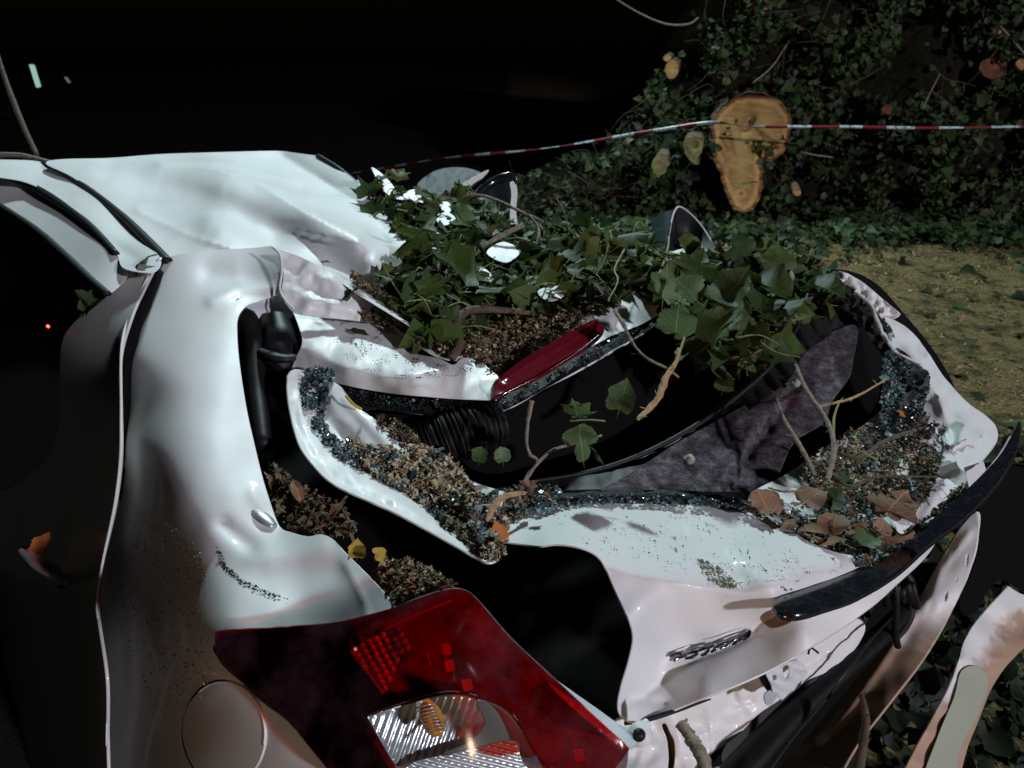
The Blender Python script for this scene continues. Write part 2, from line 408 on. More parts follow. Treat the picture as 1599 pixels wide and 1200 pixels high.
M['bark'] = mat('log_bark', rough=.9, build=bark((.05, .03, .02), (.16, .10, .06), 22))
M['twigdark'] = mat('dark_twig', rough=.8, build=bark((.04, .03, .02), (.13, .09, .06), 60))
def chips(name, cols, rough=.7, spec=.3, metal=0, coat=0):
    def f(nt, b):
        g = N(nt, 'ShaderNodeNewGeometry'); n = len(cols)
        nt.links.new(ramp(nt, [(i / max(1, n-1), k) for i, k in enumerate(cols)], g.outputs['Random Per Island']), b.inputs['Base Color'])
    return mat(name, rough=rough, spec=spec, metal=metal, coat=coat, build=f)
M['chip'] = chips('wood_chips', [(.09, .06, .035), (.30, .21, .11), (.50, .39, .24), (.62, .52, .38), (.18, .12, .07), (.42, .32, .18), (.66, .58, .44)])
M['sawdust'] = chips('sawdust_chips', [(.05, .037, .015), (.19, .14, .06), (.34, .26, .12), (.11, .09, .03), (.26, .19, .08), (.46, .37, .20)])
M['mulch'] = chips('dark_leaf_litter', [(.03, .02, .012), (.10, .06, .035), (.16, .11, .06), (.05, .05, .02), (.22, .14, .08)])
M['shard'] = chips('glass_cubes', [(.015, .03, .035), (.04, .08, .09), (.12, .20, .20), (.010, .014, .016), (.30, .40, .40), (.02, .05, .06)], .10, .9, 0, .5)
M['dustgrain'] = chips('dust_grains', [(.20, .15, .09), (.36, .29, .19), (.14, .11, .07)])
M['blackcrumb'] = chips('black_crumbs', [(.006, .006, .006), (.02, .022, .022), (.04, .045, .045)], .3, .6)

# ------------------------------------------------------------------ leaf shapes
def leaf_shape(kind, fold=.2, curl=.3, seed=0):
    r = random.Random(seed)
    if kind == 'heart': half = [(.0, .0), (.30, -.06), (.46, .10), (.50, .30), (.40, .55), (.22, .78), (.0, 1.02)]
    elif kind == 'round': half = [(.0, .04), (.26, .0), (.45, .16), (.50, .40), (.42, .64), (.24, .84), (.0, .92)]
    elif kind == 'ivy': half = [(.0, .08), (.22, -.08), (.30, .12), (.60, .16), (.42, .42), (.50, .66), (.24, .62), (.0, 1.05)]
    elif kind == 'maple': half = [(.0, .10), (.20, -.02), (.42, -.04), (.36, .20), (.66, .34), (.44, .46), (.48, .74), (.24, .66), (.16, .84), (.0, 1.08)]
    else: half = [(.0, .0), (.16, .15), (.22, .45), (.14, .8), (.0, 1.0)]
    # fine serration
    R_ = [(x * r.uniform(.9, 1.1), y + r.uniform(-.03, .03)) for x, y in half[1:-1]]
    L_ = [(-x * r.uniform(.9, 1.1), y + r.uniform(-.03, .03)) for x, y in half[1:-1]]
    def dens(seq):
        o = []
        for a, b in zip(seq[:-1], seq[1:]):
            o.append(a); mx_, my = (a[0]+b[0])/2, (a[1]+b[1])/2
            o.append((mx_ * r.uniform(1.0, 1.12), my + r.uniform(-.02, .02)))
        return o + [seq[-1]]
    R_ = dens(dens([half[0]] + R_ + [half[-1]])); L_ = dens(dens([half[0]] + L_ + [half[-1]]))[1:-1]
    tw = r.uniform(-.25, .25)
    def z(x, y): return fold * abs(x) - curl * (y - .4) ** 2 + tw * x * y + .16 * math.sin(7 * y + 3 * x + seed) * abs(x) + .035 * math.sin(13 * x + 10 * y + 2 * seed)
    verts = [(x, y, z(x, y)) for x, y in R_] + [(x, y, z(x, y)) for x, y in L_]
    nR = len(R_); mids = [(0, .25), (0, .5), (0, .75)]
    mi = len(verts); verts += [(0, y, z(0, y)) for _, y in mids]
    spine = [0] + [mi, mi + 1, mi + 2] + [nR - 1]; sy = [verts[i][1] for i in spine]
    faces = []
    def side(seq, flip):
        def near(y): return min(range(len(spine)), key=lambda k: abs(sy[k] - y))
        for a, b in zip(seq[:-1], seq[1:]):
            ka, kb = near(verts[a][1]), near(verts[b][1])
            if a == seq[0]: ka = 0
            if b == seq[-1]: kb = len(spine) - 1
            if kb < ka: kb = ka
            loop = [a, b] + [spine[k] for k in range(kb, ka - 1, -1)]
            q = []
            for i in loop:
                if i not in q: q.append(i)
            if len(q) >= 3: faces.append(tuple(q[::-1] if flip else q))
    side(list(range(nR)), False); side([0] + list(range(nR, nR + len(L_))) + [nR - 1], True)
    # petiole
    k = len(verts); verts += [(-.018, .05, z(0, .05)), (.018, .05, z(0, .05)), (.0, -.45, .10 - .05 * r.random()), (.0, .05, z(0, .05) - .03)]
    faces += [(k, k+1, k+2), (k+1, k+3, k+2), (k+3, k, k+2)]
    return verts, faces
SHAPES = {k: [leaf_shape(k, f_, c_, s_) for f_, c_, s_ in ((.15, .3, 1), (.4, .15, 2), (-.1, .5, 3), (.3, -.3, 4), (.55, .5, 5))] for k in ('heart', 'round', 'ivy', 'maple', 'long')}
LM = {}
def leafmesh(kind, var, mk):
    key = (kind, var, mk)
    if key not in LM:
        v, f = SHAPES[kind][var]; me = bpy.data.meshes.new('leaf'); me.from_pydata(v, [], f); me.update()
        me.polygons.foreach_set('use_smooth', [True] * len(me.polygons)); me.materials.append(M[mk]); LM[key] = me
    return LM[key]
def add_leaf(pos, size, rot, kind='heart', mk='leaf', parent=None, name='leaf', var=None):
    o = bpy.data.objects.new(name, leafmesh(kind, random.randrange(5) if var is None else var, mk)); S.collection.objects.link(o)
    o.location = pos; o.rotation_euler = rot; o.scale = (size,) * 3
    if parent: o.parent = parent; o.matrix_parent_inverse = parent.matrix_basis.inverted()
    return o
def leaf_rot(up=.55):
    """random facing, mostly upward, tilted"""
    n = Vector((random.gauss(0, up), random.gauss(-.25, up), 1)).normalized()
    q = n.to_track_quat('Z', 'Y'); return (q @ Quaternion((0, 0, 1), random.uniform(0, 6.283))).to_euler()

def scatter(name, shapes, pos, scale, quats, m, parent=None, smooth=True, aniso=None):
    """many copies of small shapes as one mesh"""
    Vs = []; Fi = []; ln = []; off = 0
    shp = [(np.array(v, float), f) for v, f in shapes]
    for i in range(len(pos)):
        v, f = shp[i % len(shp)]
        sc = scale[i] if np.ndim(scale[i]) else np.array([scale[i]]*3)
        Rm = np.array(quats[i].to_matrix()); Vs.append((v * sc) @ Rm.T + pos[i])
        for t in f: Fi.extend([x + off for x in t]); ln.append(len(t))
        off += len(v)
    V = np.concatenate(Vs); me = bpy.data.meshes.new(name)
    me.vertices.add(len(V)); me.vertices.foreach_set('co', V.ravel())
    me.loops.add(len(Fi)); me.loops.foreach_set('vertex_index', Fi)
    me.polygons.add(len(ln)); me.polygons.foreach_set('loop_start', np.concatenate([[0], np.cumsum(ln)[:-1]]).astype(np.int32))
    me.polygons.foreach_set('use_smooth', [smooth] * len(ln))
    me.update(calc_edges=True); me.validate(); me.materials.append(m)
    o = bpy.data.objects.new(name, me); S.collection.objects.link(o)
    if parent: o.parent = parent; o.matrix_parent_inverse = parent.matrix_basis.inverted()
    return o
CUBE = ([(-.5,-.5,-.5),(.5,-.5,-.5),(.5,.5,-.5),(-.5,.5,-.5),(-.4,-.45,.5),(.45,-.4,.5),(.4,.45,.5),(-.45,.4,.5)],
        [(3,2,1,0),(4,5,6,7),(0,1,5,4),(1,2,6,5),(2,3,7,6),(3,0,4,7)])
CHIP = ([(-.5,-.3,-.1),(.5,-.4,-.05),(.6,.3,.1),(-.4,.35,.0),(-.4,-.2,.15),(.4,-.25,.2),(.45,.2,.25),(-.3,.25,.2)], CUBE[1])
SLIV = ([(-.9,-.12,-.1),(.9,-.08,0),(.8,.12,.05),(-.8,.1,-.02),(-.7,-.08,.1),(.7,-.06,.12),(.6,.08,.14),(-.6,.08,.1)], CUBE[1])
def rquat(flat=1.0):
    n = Vector((random.gauss(0, flat), random.gauss(0, flat), 1)).normalized()
    return n.to_track_quat('Z', 'Y') @ Quaternion((0, 0, 1), random.uniform(0, 6.283))
def px_in(poly, n, fall=None):
    B = catmull(poly, 6); u0, v0 = B.min(0); u1, v1 = B.max(0); o = []
    while len(o) < n:
        U = rng.uniform(u0, u1, n * 2); V = rng.uniform(v0, v1, n * 2); m = inside(B, U, V)
        if fall is not None: m &= rng.random(n * 2) < fall(U, V)
        o += list(zip(U[m], V[m]))
    return np.array(o[:n])
def clumpy(sc, lo=.4, hi=.62, seed=0):
    def f(U, V):
        a = np.array([noise.fractal(Vector((x / sc, y / sc, seed)), 1.0, 2.0, 3) * .5 + .5 for x, y in zip(U, V)])
        return np.clip((a - lo) / (hi - lo), 0.02, 1)
    return f
def debris(name, poly, depth, n, size, m, shapes, parent=None, lift=.012, flat=1.0, fall=None, smooth=False, base=0.0):
    q = px_in(poly, n, fall); d = depth(q[:, 0], q[:, 1])
    X = arrP(q[:, 0], q[:, 1], d); h = rng.random(n) ** 1.5 * lift + base
    X[:, 2] += h
    X += (np.array([0, 0, H]) - X) / np.linalg.norm(np.array([0, 0, H]) - X, axis=1)[:, None] * .004
    s = rng.lognormal(0, .4, n) * size
    return scatter(name, shapes, X, s, [rquat(flat) for _ in range(n)], m, parent, smooth)
exec_parts = []

# ================================================================== THE SETTING
def ground_build(nt, b):
    c = objco(nt); big = noise_tex(nt, c, .9, 6, .65); mid = noise_tex(nt, c, 5, 6, .7); fine = noise_tex(nt, c, 70, 4, .75)
    saw = ramp(nt, [(.30, (.05, .038, .017)), (.5, (.17, .128, .055)), (.68, (.32, .25, .11))], fine)
    moss = ramp(nt, [(.35, (.028, .024, .010)), (.65, (.075, .066, .024))], fine)
    a = mixc(nt, ramp(nt, [(.47, gray(0)), (.60, gray(1))], mid), saw, moss)
    g = N(nt, 'ShaderNodeNewGeometry'); sx = N(nt, 'ShaderNodeSeparateXYZ'); nt.links.new(g.outputs['Position'], sx.inputs[0])
    # trodden sawdust apron lies to the right of the car; elsewhere bare dark soil
    mx_ = N(nt, 'ShaderNodeMath', operation='ADD'); nt.links.new(sx.outputs['X'], mx_.inputs[0]); nt.links.new(big, mx_.inputs[1])
    m1 = ramp(nt, [(.30, gray(0)), (.52, gray(1))], mx_.outputs[0])
    soil = ramp(nt, [(.3, (.008, .007, .005)), (.7, (.022, .018, .012))], fine)
    a = mixc(nt, m1, soil, a)
    nt.links.new(a, b.inputs['Base Color']); bump(nt, b, fine, .9, .02); b.inputs['Specular IOR Level'].default_value = .2
M['ground'] = mat('sawdust_ground', rough=.95, build=ground_build)
def gz(x, y):
    return .035 * noise.noise(Vector((x * .9, y * .9, 0))) + .018 * noise.noise(Vector((x * 4, y * 4, 2))) - .02
xs = np.concatenate([[-60, -20, -8], np.arange(-4, 8.01, .09), [12, 25, 60]]); ys = np.concatenate([[-30, -10, -3], np.arange(0, 8.61, .09), [12, 25, 70]])
gv = [(x, y, gz(x, y)) for y in ys for x in xs]; nx = len(xs)
gf = [(j*nx+i, j*nx+i+1, (j+1)*nx+i+1, (j+1)*nx+i) for j in range(len(ys)-1) for i in range(nx-1)]
tag(obj('ground', gv, gf, M['ground']), kind='structure')

# sawdust and crumbs lying on the ground
def ground_scatter(name, n, x0, x1, y0, y1, size, m, shapes, dens=None, lift=.006, flat=.5):
    X = []
    while len(X) < n:
        x = random.uniform(x0, x1); y = random.uniform(y0, y1)
        if dens and random.random() > dens(x, y): continue
        X.append((x, y, gz(x, y) + random.uniform(0, lift)))
    X = np.array(X); return scatter(name, shapes, X, rng.lognormal(0, .45, n) * size, [rquat(flat) for _ in range(n)], m, smooth=False)
tag(ground_scatter('sawdust', 26000, .6, 5.2, 2.6, 6.7, .0095, M['sawdust'], [CHIP, SLIV], lambda x, y: .25 + .75 * (noise.noise(Vector((x*1.5, y*1.5, 5))) > -.05)),
    'pale sawdust and wood chips trodden into the ground right of the wreck', 'sawdust', kind='stuff')
tag(ground_scatter('leaf_litter', 3000, .5, 5.2, 2.6, 6.9, .018, M['mulch'], [CHIP, SLIV], lambda x, y: .5 + noise.noise(Vector((x*2, y*2, 9)))),
    'dark crumbs of bark and old leaves among the sawdust', 'litter', kind='stuff')

# small low leaves: five-lobed ivy, a few triangles each
def small_leaf(seed):
    r = random.Random(seed); k = [(0, 0), (.32, -.10), (.30, .14), (.58, .22), (.34, .46), (.0, 1.0), (-.34, .48), (-.56, .20), (-.28, .12), (-.34, -.08)]
    v = [(x * r.uniform(.85, 1.15), y + r.uniform(-.05, .05), .28 * abs(x) - .25 * (y - .4) ** 2 + r.uniform(-.04, .04)) for x, y in k]
    v.append((0, .4, 0)); n = len(k)
    return v, [(i, (i + 1) % n, n) for i in range(n)]
SL = [small_leaf(s) for s in range(6)]
SLr = []
for s in range(4):
    r_ = random.Random(50 + s); k = [(0, 0), (.32, .02), (.48, .28), (.38, .62), (.0, .98), (-.38, .62), (-.48, .28), (-.32, .02)]
    v = [(x * r_.uniform(.9, 1.1), y, .3 * abs(x) - .3 * (y - .4) ** 2) for x, y in k] + [(0, .4, 0)]
    SLr.append((v, [(i, (i + 1) % 8, 8) for i in range(8)]))
def facing_quat(bias, spread):
    n = (Vector(bias) + Vector((random.gauss(0, spread), random.gauss(0, spread), random.gauss(0, spread)))).normalized()
    return n.to_track_quat('Z', 'Y') @ Quaternion((0, 0, 1), random.uniform(0, 6.283))
# ivy over the ground below the felled crown
def ivy_ground(name, n, fn, sz, label, m='leaf_far'):
    X = []; Q = []
    while len(X) < n:
        p = fn()
        if p is None: continue
        X.append(p); Q.append(facing_quat((0, -.35, .9), .45))
    return tag(scatter(name, SL + SLr[:2], np.array(X), rng.lognormal(0, .3, n) * sz, Q, M[m]), label, 'ivy', kind='stuff')
def g1():
    x = random.uniform(-2.2, 6.0); y = random.gauss(6.98, .36)
    if y < 5.2 or y > 8.5: return None
    if x < .2 and random.random() < .45: return None
    if noise.noise(Vector((x*1.3, y*1.3, 3))) < -.28 + (.35 if y < 6.3 else 0): return None
    return (x, y, gz(x, y) + random.uniform(.0, .14) * (1 if y > 6.2 else .3))
ivy_ground('ground_ivy', 9500, g1, .062, 'ivy and cut leaves strewn along the ground below the felled crown')
def g2():
    x = random.uniform(.5, 3.4); y = random.uniform(.7, 2.9)
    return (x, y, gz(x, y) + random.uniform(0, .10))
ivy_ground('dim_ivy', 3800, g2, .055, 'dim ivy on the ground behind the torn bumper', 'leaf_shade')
def g3():
    x = random.uniform(.4, 5); y = random.uniform(3.2, 6.3)
    return (x, y, gz(x, y) + random.uniform(0, .02))
tag(scatter('loose_leaves', SLr + SL, *(lambda L: (np.array(L), rng.lognormal(0, .3, 230) * .07, [rquat(.3) for _ in range(230)]))([g3() for _ in range(230)]), M['leaf_far']),
    'scattered small green leaves lying on the sawdust', 'leaves', kind='stuff')

# felled crown, grown over with ivy: dark core, leaves, twigs
def hz(x):      # height of the heap
    t = np.clip((x - .75) / 1.5, 0, 1); return .35 + 2.6 * t * t * (3 - 2 * t) + .25 * math.sin(x * 2.1)
def hy(x, z): return 7.35 + .30 * z * .5 + .32 * noise.noise(Vector((x * 1.1, z * 1.3, 1))) + .16 * noise.noise(Vector((x * 3.2, z * 3.2, 4)))
hedge = empty('felled_crown', (3.4, 8.0, 0), 'heap of felled tree crown overgrown with dark ivy behind the barrier tape', 'felled tree')
hx = np.arange(-.6, 8.01, .12); hv = []; hf = []; rows = 26
for i, x in enumerate(hx):
    for j in range(rows):
        t = j / (rows - 1); z = t * hz(x); hv.append((x, hy(x, z) + .22 + .5 * t ** 4, z - .1))
for i in range(len(hx) - 1):
    for j in range(rows - 1):
        a = i * rows + j; hf.append((a, a + rows, a + rows + 1, a + 1))
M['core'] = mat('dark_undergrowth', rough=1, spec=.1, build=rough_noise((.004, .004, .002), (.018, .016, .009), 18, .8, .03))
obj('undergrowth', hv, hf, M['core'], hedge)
X = []; Q = []; sz_ = []
while len(X) < 15000:
    x = random.uniform(-.5, 7.6); z = random.random() * hz(x)
    cl = noise.fractal(Vector((x * 1.7, z * 1.9, 8)), 1, 2, 3)
    if random.random() > np.clip(.40 + 2.2 * cl, .03, 1): continue
    y = hy(x, z) + .18 - random.random() ** 2 * .34 - max(0, cl) * .25
    X.append((x, y, z)); Q.append(facing_quat((.1, -.8, .5), .5)); sz_.append(.062 * random.lognormvariate(0, .3))
tag(scatter('ivy_leaves', SL + SLr[:2], np.array(X), sz_, Q, M['leaf_far'], hedge), kind='stuff')
L = []
for i in range(280):
    x = random.uniform(0, 7); z = random.uniform(.1, 1) * hz(x); y = hy(x, z) - random.uniform(-.05, .2)
    a = Vector((x, y, z)); d = Vector((random.gauss(0, 1), random.gauss(0, .35), random.gauss(0, .8))).normalized() * random.uniform(.15, .5)
    pts = [a, a + d * .35 + Vector((random.uniform(-.06, .06), -.03, random.uniform(-.06, .06))), a + d * .7 + Vector((random.uniform(-.06, .06), 0, random.uniform(-.08, .08))), a + d]
    L.append(tube_data(pts, [random.uniform(.002, .006), .0015], 5, 3))
tag(obj('fine_twigs', *join_data(L), M['twigdark'], hedge), kind='stuff')
tube('branch', px((955, -5, 7.0), (1000, 22, 7.0), (1040, 38, 6.95), (1075, 38, 6.95), (1090, 28, 7.0)), [.007, .010, .008], M['twig'], hedge)
tube('branch', px((1530, 20, 6.9), (1560, 40, 6.8), (1600, 85, 6.75), (1630, 120, 6.8)), [.010, .008], M['twig'], hedge)
tube('branch', px((1175, 130, 6.9), (1205, 105, 6.85), (1228, 70, 6.9)), [.009, .006], M['twig'], hedge)
tube('branch', px((1250, 238, 6.9), (1270, 242, 6.85), (1300, 246, 6.9)), [.010, .006], M['twig'], hedge)
tube('branch', px((1275, 60, 6.95), (1285, 30, 6.9), (1300, -10, 7.0)), [.006, .005], M['twigdark'], hedge)
tube('branch', px((1440, 170, 6.95), (1455, 140, 6.9), (1468, 115, 6.9)), [.008, .005], M['twig'], hedge)

# sawn logs sticking out of the heap
def wood(nt, b):
    at = N(nt, 'ShaderNodeAttribute', attribute_name='ring'); c = objco(nt)
    n = noise_tex(nt, c, 9, 5, .6); n2 = noise_tex(nt, c, 60, 4, .7)
    ad = N(nt, 'ShaderNodeMath', operation='MULTIPLY_ADD'); nt.links.new(n, ad.inputs[0]); ad.inputs[1].default_value = .10; nt.links.new(at.outputs['Fac'], ad.inputs[2])
    a = ramp(nt, [(.05, (.012, .006, .003)), (.10, (.07, .022, .008)), (.15, (.24, .075, .022)), (.19, (.50, .27, .11)), (.25, (.48, .25, .095)), (.32, (.27, .145, .05)), (.62, (.34, .20, .07)), (.95, (.42, .27, .10))], ad.outputs[0])
    wv = N(nt, 'ShaderNodeMath', operation='MULTIPLY'); nt.links.new(at.outputs['Fac'], wv.inputs[0]); wv.inputs[1].default_value = 95
    sn = N(nt, 'ShaderNodeMath', operation='SINE'); nt.links.new(wv.outputs[0], sn.inputs[0])
    a = mixc(nt, ramp(nt, [(.55, gray(0)), (1, gray(.28))], sn.outputs[0]), a, (.20, .10, .035))
    a = mixc(nt, ramp(nt, [(.5, gray(0)), (.75, gray(.5))], n2), a, (.24, .13, .05))
    mp = N(nt, 'ShaderNodeMapping'); mp.inputs['Scale'].default_value = (1, 1, 9); nt.links.new(c, mp.inputs[0])
    a = mixc(nt, ramp(nt, [(.45, gray(0)), (.7, gray(.6))], noise_tex(nt, mp.outputs[0], 4, 4, .6)), a, (.40, .30, .11))
    a = mixc(nt, ramp(nt, [(.5, gray(0)), (.72, gray(.55))], noise_tex(nt, c, 5, 4, .7)), a, (.17, .085, .03))
    nt.links.new(a, b.inputs['Base Color']); bump(nt, b, n2, .5, .01)
M['wood'] = mat('sawn_wood', rough=.85, spec=.2, build=wood)
def wood2(nt, b):
    n = noise_tex(nt, objco(nt), 14, 5, .7); nt.links.new(ramp(nt, [(.3, (.06, .055, .02)), (.55, (.17, .15, .06)), (.75, (.24, .21, .09))], n), b.inputs['Base Color']); bump(nt, b, n, .6, .01)
M['wood2'] = mat('greenish_old_cut', rough=.9, spec=.2, build=wood2)
def wood3(nt, b):
    n = noise_tex(nt, objco(nt), 14, 5, .7); nt.links.new(ramp(nt, [(.3, (.06, .022, .012)), (.6, (.16, .07, .035)), (.8, (.24, .13, .06))], n), b.inputs['Base Color']); bump(nt, b, n, .6, .01)
M['wood3'] = mat('dull_red_cut', rough=.9, spec=.2, build=wood3)
def log(name, outline, d, length, label, cat='log', mods=(), tilt=0, ringmul=1.0, wm='wood', group=None, dirn=(.25, 1, .02), holes=()):
    c = catmull(outline, 5).mean(0); root = empty(name, P(c[0], c[1], d), label, cat, group)
    outline = [tuple(q + np.array([noise.noise(Vector((q[0] / 5, q[1] / 5, 0))), noise.noise(Vector((q[0] / 5, q[1] / 5, 9)))]) * min(3.2, .12 * np.ptp(np.array([o_[:2] for o_ in outline])[:, 0]))) for q in catmull(outline, 4)]
    o = panel('cut_face', outline, lambda U, V: np.full(np.shape(U), float(d)) + tilt * (np.asarray(V) - c[1]) / 100, M[wm], root, step=4, th=.02, mods=mods, nz=(.006, 8), holes=holes)
    B = catmull(outline, 8)
    V = np.array([q.co[:] for q in o.data.vertices])
    rel = V - np.array([0, 0, H]); dd = rel[:, 1] * cth - rel[:, 2] * sth
    U_ = rel[:, 0] / dd * F + 799.5; V_ = 600 - (rel[:, 1] * sth + rel[:, 2] * cth) / dd * F
    r, _ = dseg(np.vstack([B, B[:1]]), U_, V_); R0 = max(r.max(), 1)
    val = r / R0 * ringmul
    for (pts, wd, amp, kind) in mods:
        q = np.hypot(U_ - pts[0][0], V_ - pts[0][1]) if len(pts) == 1 else dseg(pts, U_, V_)[0]
        val = val * (1 - np.exp(-(q / wd) ** 2) * .9)
    at = o.data.attributes.new('ring', 'FLOAT', 'POINT'); at.data.foreach_set('value', val.astype(np.float32))
    D3 = Vector(dirn).normalized(); ring = [P(p[0], p[1], d + .006 + tilt * (p[1] - c[1]) / 100) for p in B]; cc = sum(ring, Vector()) / len(ring); n = len(ring)
    bv = []; bf = []; m = 7
    for j in range(m):
        for i, q in enumerate(ring):
            f_ = 1.03 + .07 * noise.noise(q * 9 + Vector((0, 0, j * .7))) + (-.02 if j == 0 else 0)
            bv.append(cc + (q - cc) * f_ + D3 * (length * j / (m - 1)))
    for j in range(m - 1):
        for i in range(n): a = j*n+i; b2 = j*n+(i+1) % n; bf.append((a, b2, b2+n, a+n))
    obj('bark', bv, bf, M['bark'], root); return root
log('trunk_log', [(1110,208), (1115,185), (1128,168), (1150,152), (1185,149), (1216,158), (1235,182), (1233,215), (1222,240), (1204,252), (1190,250), (1192,268), (1189,300), (1178,325), (1160,333), (1142,322), (1130,290), (1125,270), (1113,245)], 6.9, 1.5,
    'large pear-shaped sawn trunk end with pale sapwood and a dark crack', mods=[([(1172,187), (1164,200)], 8, .06, 'g'), ([(1170,197), (1214,232)], 4, .03, 'g'), ([(1158,302)], 9, .0, 'g')])
def ell(u, v, a, b, ang=0, n=9, j=.1):
    o = []
    for i in range(n):
        t = 2*math.pi*i/n; x = a*math.cos(t)*random.uniform(1-j, 1+j); y = b*math.sin(t)*random.uniform(1-j, 1+j)
        c, s = math.cos(R(ang)), math.sin(R(ang)); o.append((u + x*c - y*s, v + x*s + y*c))
    return o
log('sawn_branch', ell(1049, 109, 11, 14), 6.95, .5, 'oval pale branch end left of the big trunk, high in the ivy', 'sawn branch')
log('sawn_branch', ell(1042, 91, 6, 6), 6.98, .4, 'tiny round branch stub just above the oval branch end', 'sawn branch')
log('sawn_branch', ell(1187, 13, 13, 14), 7.0, .5, 'round reddish branch end at the top above the big trunk', 'sawn branch')
log('sawn_branch', ell(1557, 46, 9, 9), 6.8, .5, 'small yellowish branch end with twigs at upper right', 'sawn branch', dirn=(.1, 1, 0))
log('sawn_branch', ell(1552, 106, 21, 17), 7.0, .6, 'wide dull red-brown branch end below the yellowish one', 'sawn branch', wm='wood3')
log('sawn_branch', ell(1595, 101, 9, 9), 6.9, .5, 'pale yellow branch end cut by the right edge', 'sawn branch')
log('sawn_branch', ell(1134, 128, 6, 6), 6.9, .3, 'tiny greenish branch stub above the trunk log', 'sawn branch', wm='wood2')
log('sawn_branch', ell(1385, 172, 8, 7), 6.9, .3, 'small dull orange branch stub right of the trunk log above the tape', 'sawn branch', wm='wood3')
log('sawn_branch', ell(1245, 301, 6, 6), 6.6, .3, 'small pale stub low at the right of the trunk log', 'sawn branch')
log('forked_stub', [(1068,222), (1080,214), (1096,220), (1097,236), (1088,246), (1092,258), (1078,252), (1070,240)], 6.75, .4, 'pale yellow forked stub with a dark hole left of the trunk log', 'sawn branch', wm='wood2', mods=[([(1085,228)], 5, .03, 'g')])
log('sawn_branch', ell(1031, 258, 12, 18, 20), 6.7, .5, 'pale oval branch end low at the left of the forked stub', 'sawn branch', wm='wood2')

# barrier tape
tp = spline3([P(*q) for q in [(520, 276, 9.2), (600, 263, 8.6), (700, 247, 8.0), (850, 232, 7.4), (1000, 208, 6.9), (1110, 192, 6.6), (1170, 198, 6.5), (1300, 198, 6.3), (1450, 200, 6.1), (1700, 196, 5.8)]], 26)
tv = []; tf = []; mi = []; acc = 0
for i, c in enumerate(tp):
    t = (tp[min(i+1, len(tp)-1)] - tp[max(i-1, 0)]).normalized(); a = Vector((0, 0, 1)); b2 = t.cross(a).normalized()
    tw = .9 * math.sin(i * .055) + .5 * math.sin(i * .13 + 1); n = a * math.cos(tw) + b2 * math.sin(tw)
    wd = .015 * (1 if i < 150 else .8)
    for s in (-1, 0, 1): tv.append(c + n * wd * s + b2 * .004 * (s == 0))
    if i:
        acc += (c - tp[i-1]).length
        for s in (0, 1):
            k = i*3 + s; tf.append((k-3, k-2, k+1, k)); mi.append(int(acc / .19) % 2)
M['tapew'] = mat('tape_white', rough=.35, build=lambda nt, b: nt.links.new(ramp(nt, [(.56, (.36, .42, .44)), (.60, (.10, .12, .14))], noise_tex(nt, objco(nt), 38, 2)), b.inputs['Base Color']))
M['taper'] = mat('tape_red', (.15, .014, .020), .35)
o = obj('barrier_tape', tv, tf, [M['tapew'], M['taper']]); o.data.polygons.foreach_set('material_index', mi)
md = o.modifiers.new('thick', 'SOLIDIFY'); md.thickness = .0008
tag(o, 'red and white striped barrier tape stretched in front of the felled trunk', 'barrier tape')

# far dark side: lit strip, pole
root = empty('light_strip', P(52, 115, 12), 'short pale green lit strip glowing in the far dark', 'light')
panel('diffuser', [(45,101,1), (52,101,1), (62,134,1), (56,136,1)], lambda U, V: np.full(np.shape(U), 12.), M['glowstrip'], root, step=3, th=.04, nz=(0, 1))
tube('casing', px((47, 98, 12.08), (60, 139, 12.08)), .06, M['black'], root, n=1)
o = panel('reflector_strip', [(100,121,1), (104,120,1), (109,128,1), (105,129,1)], lambda U, V: np.full(np.shape(U), 12.4), M['dimstrip'], None, step=3, th=.04, nz=(0, 1))
tag(o, 'tiny faint grey reflector in the dark, right of the green strip', 'reflector')
tag(tube('leaning_branch', px((-12, 60, 3.1), (10, 130, 3.08), (35, 195, 3.05), (58, 244, 3.02)), [.007, .012, .010], M['twigdark'], None), 'thin bare branch leaning against the far left roof corner', 'branch')
tag(tube('roof_branch', px((-10, 243, 2.95), (30, 243, 2.93), (62, 250, 2.9), (88, 258, 2.84)), [.012, .009, .011], M['twig'], None), 'brown broken branch lying along the far edge of the roof', 'branch')

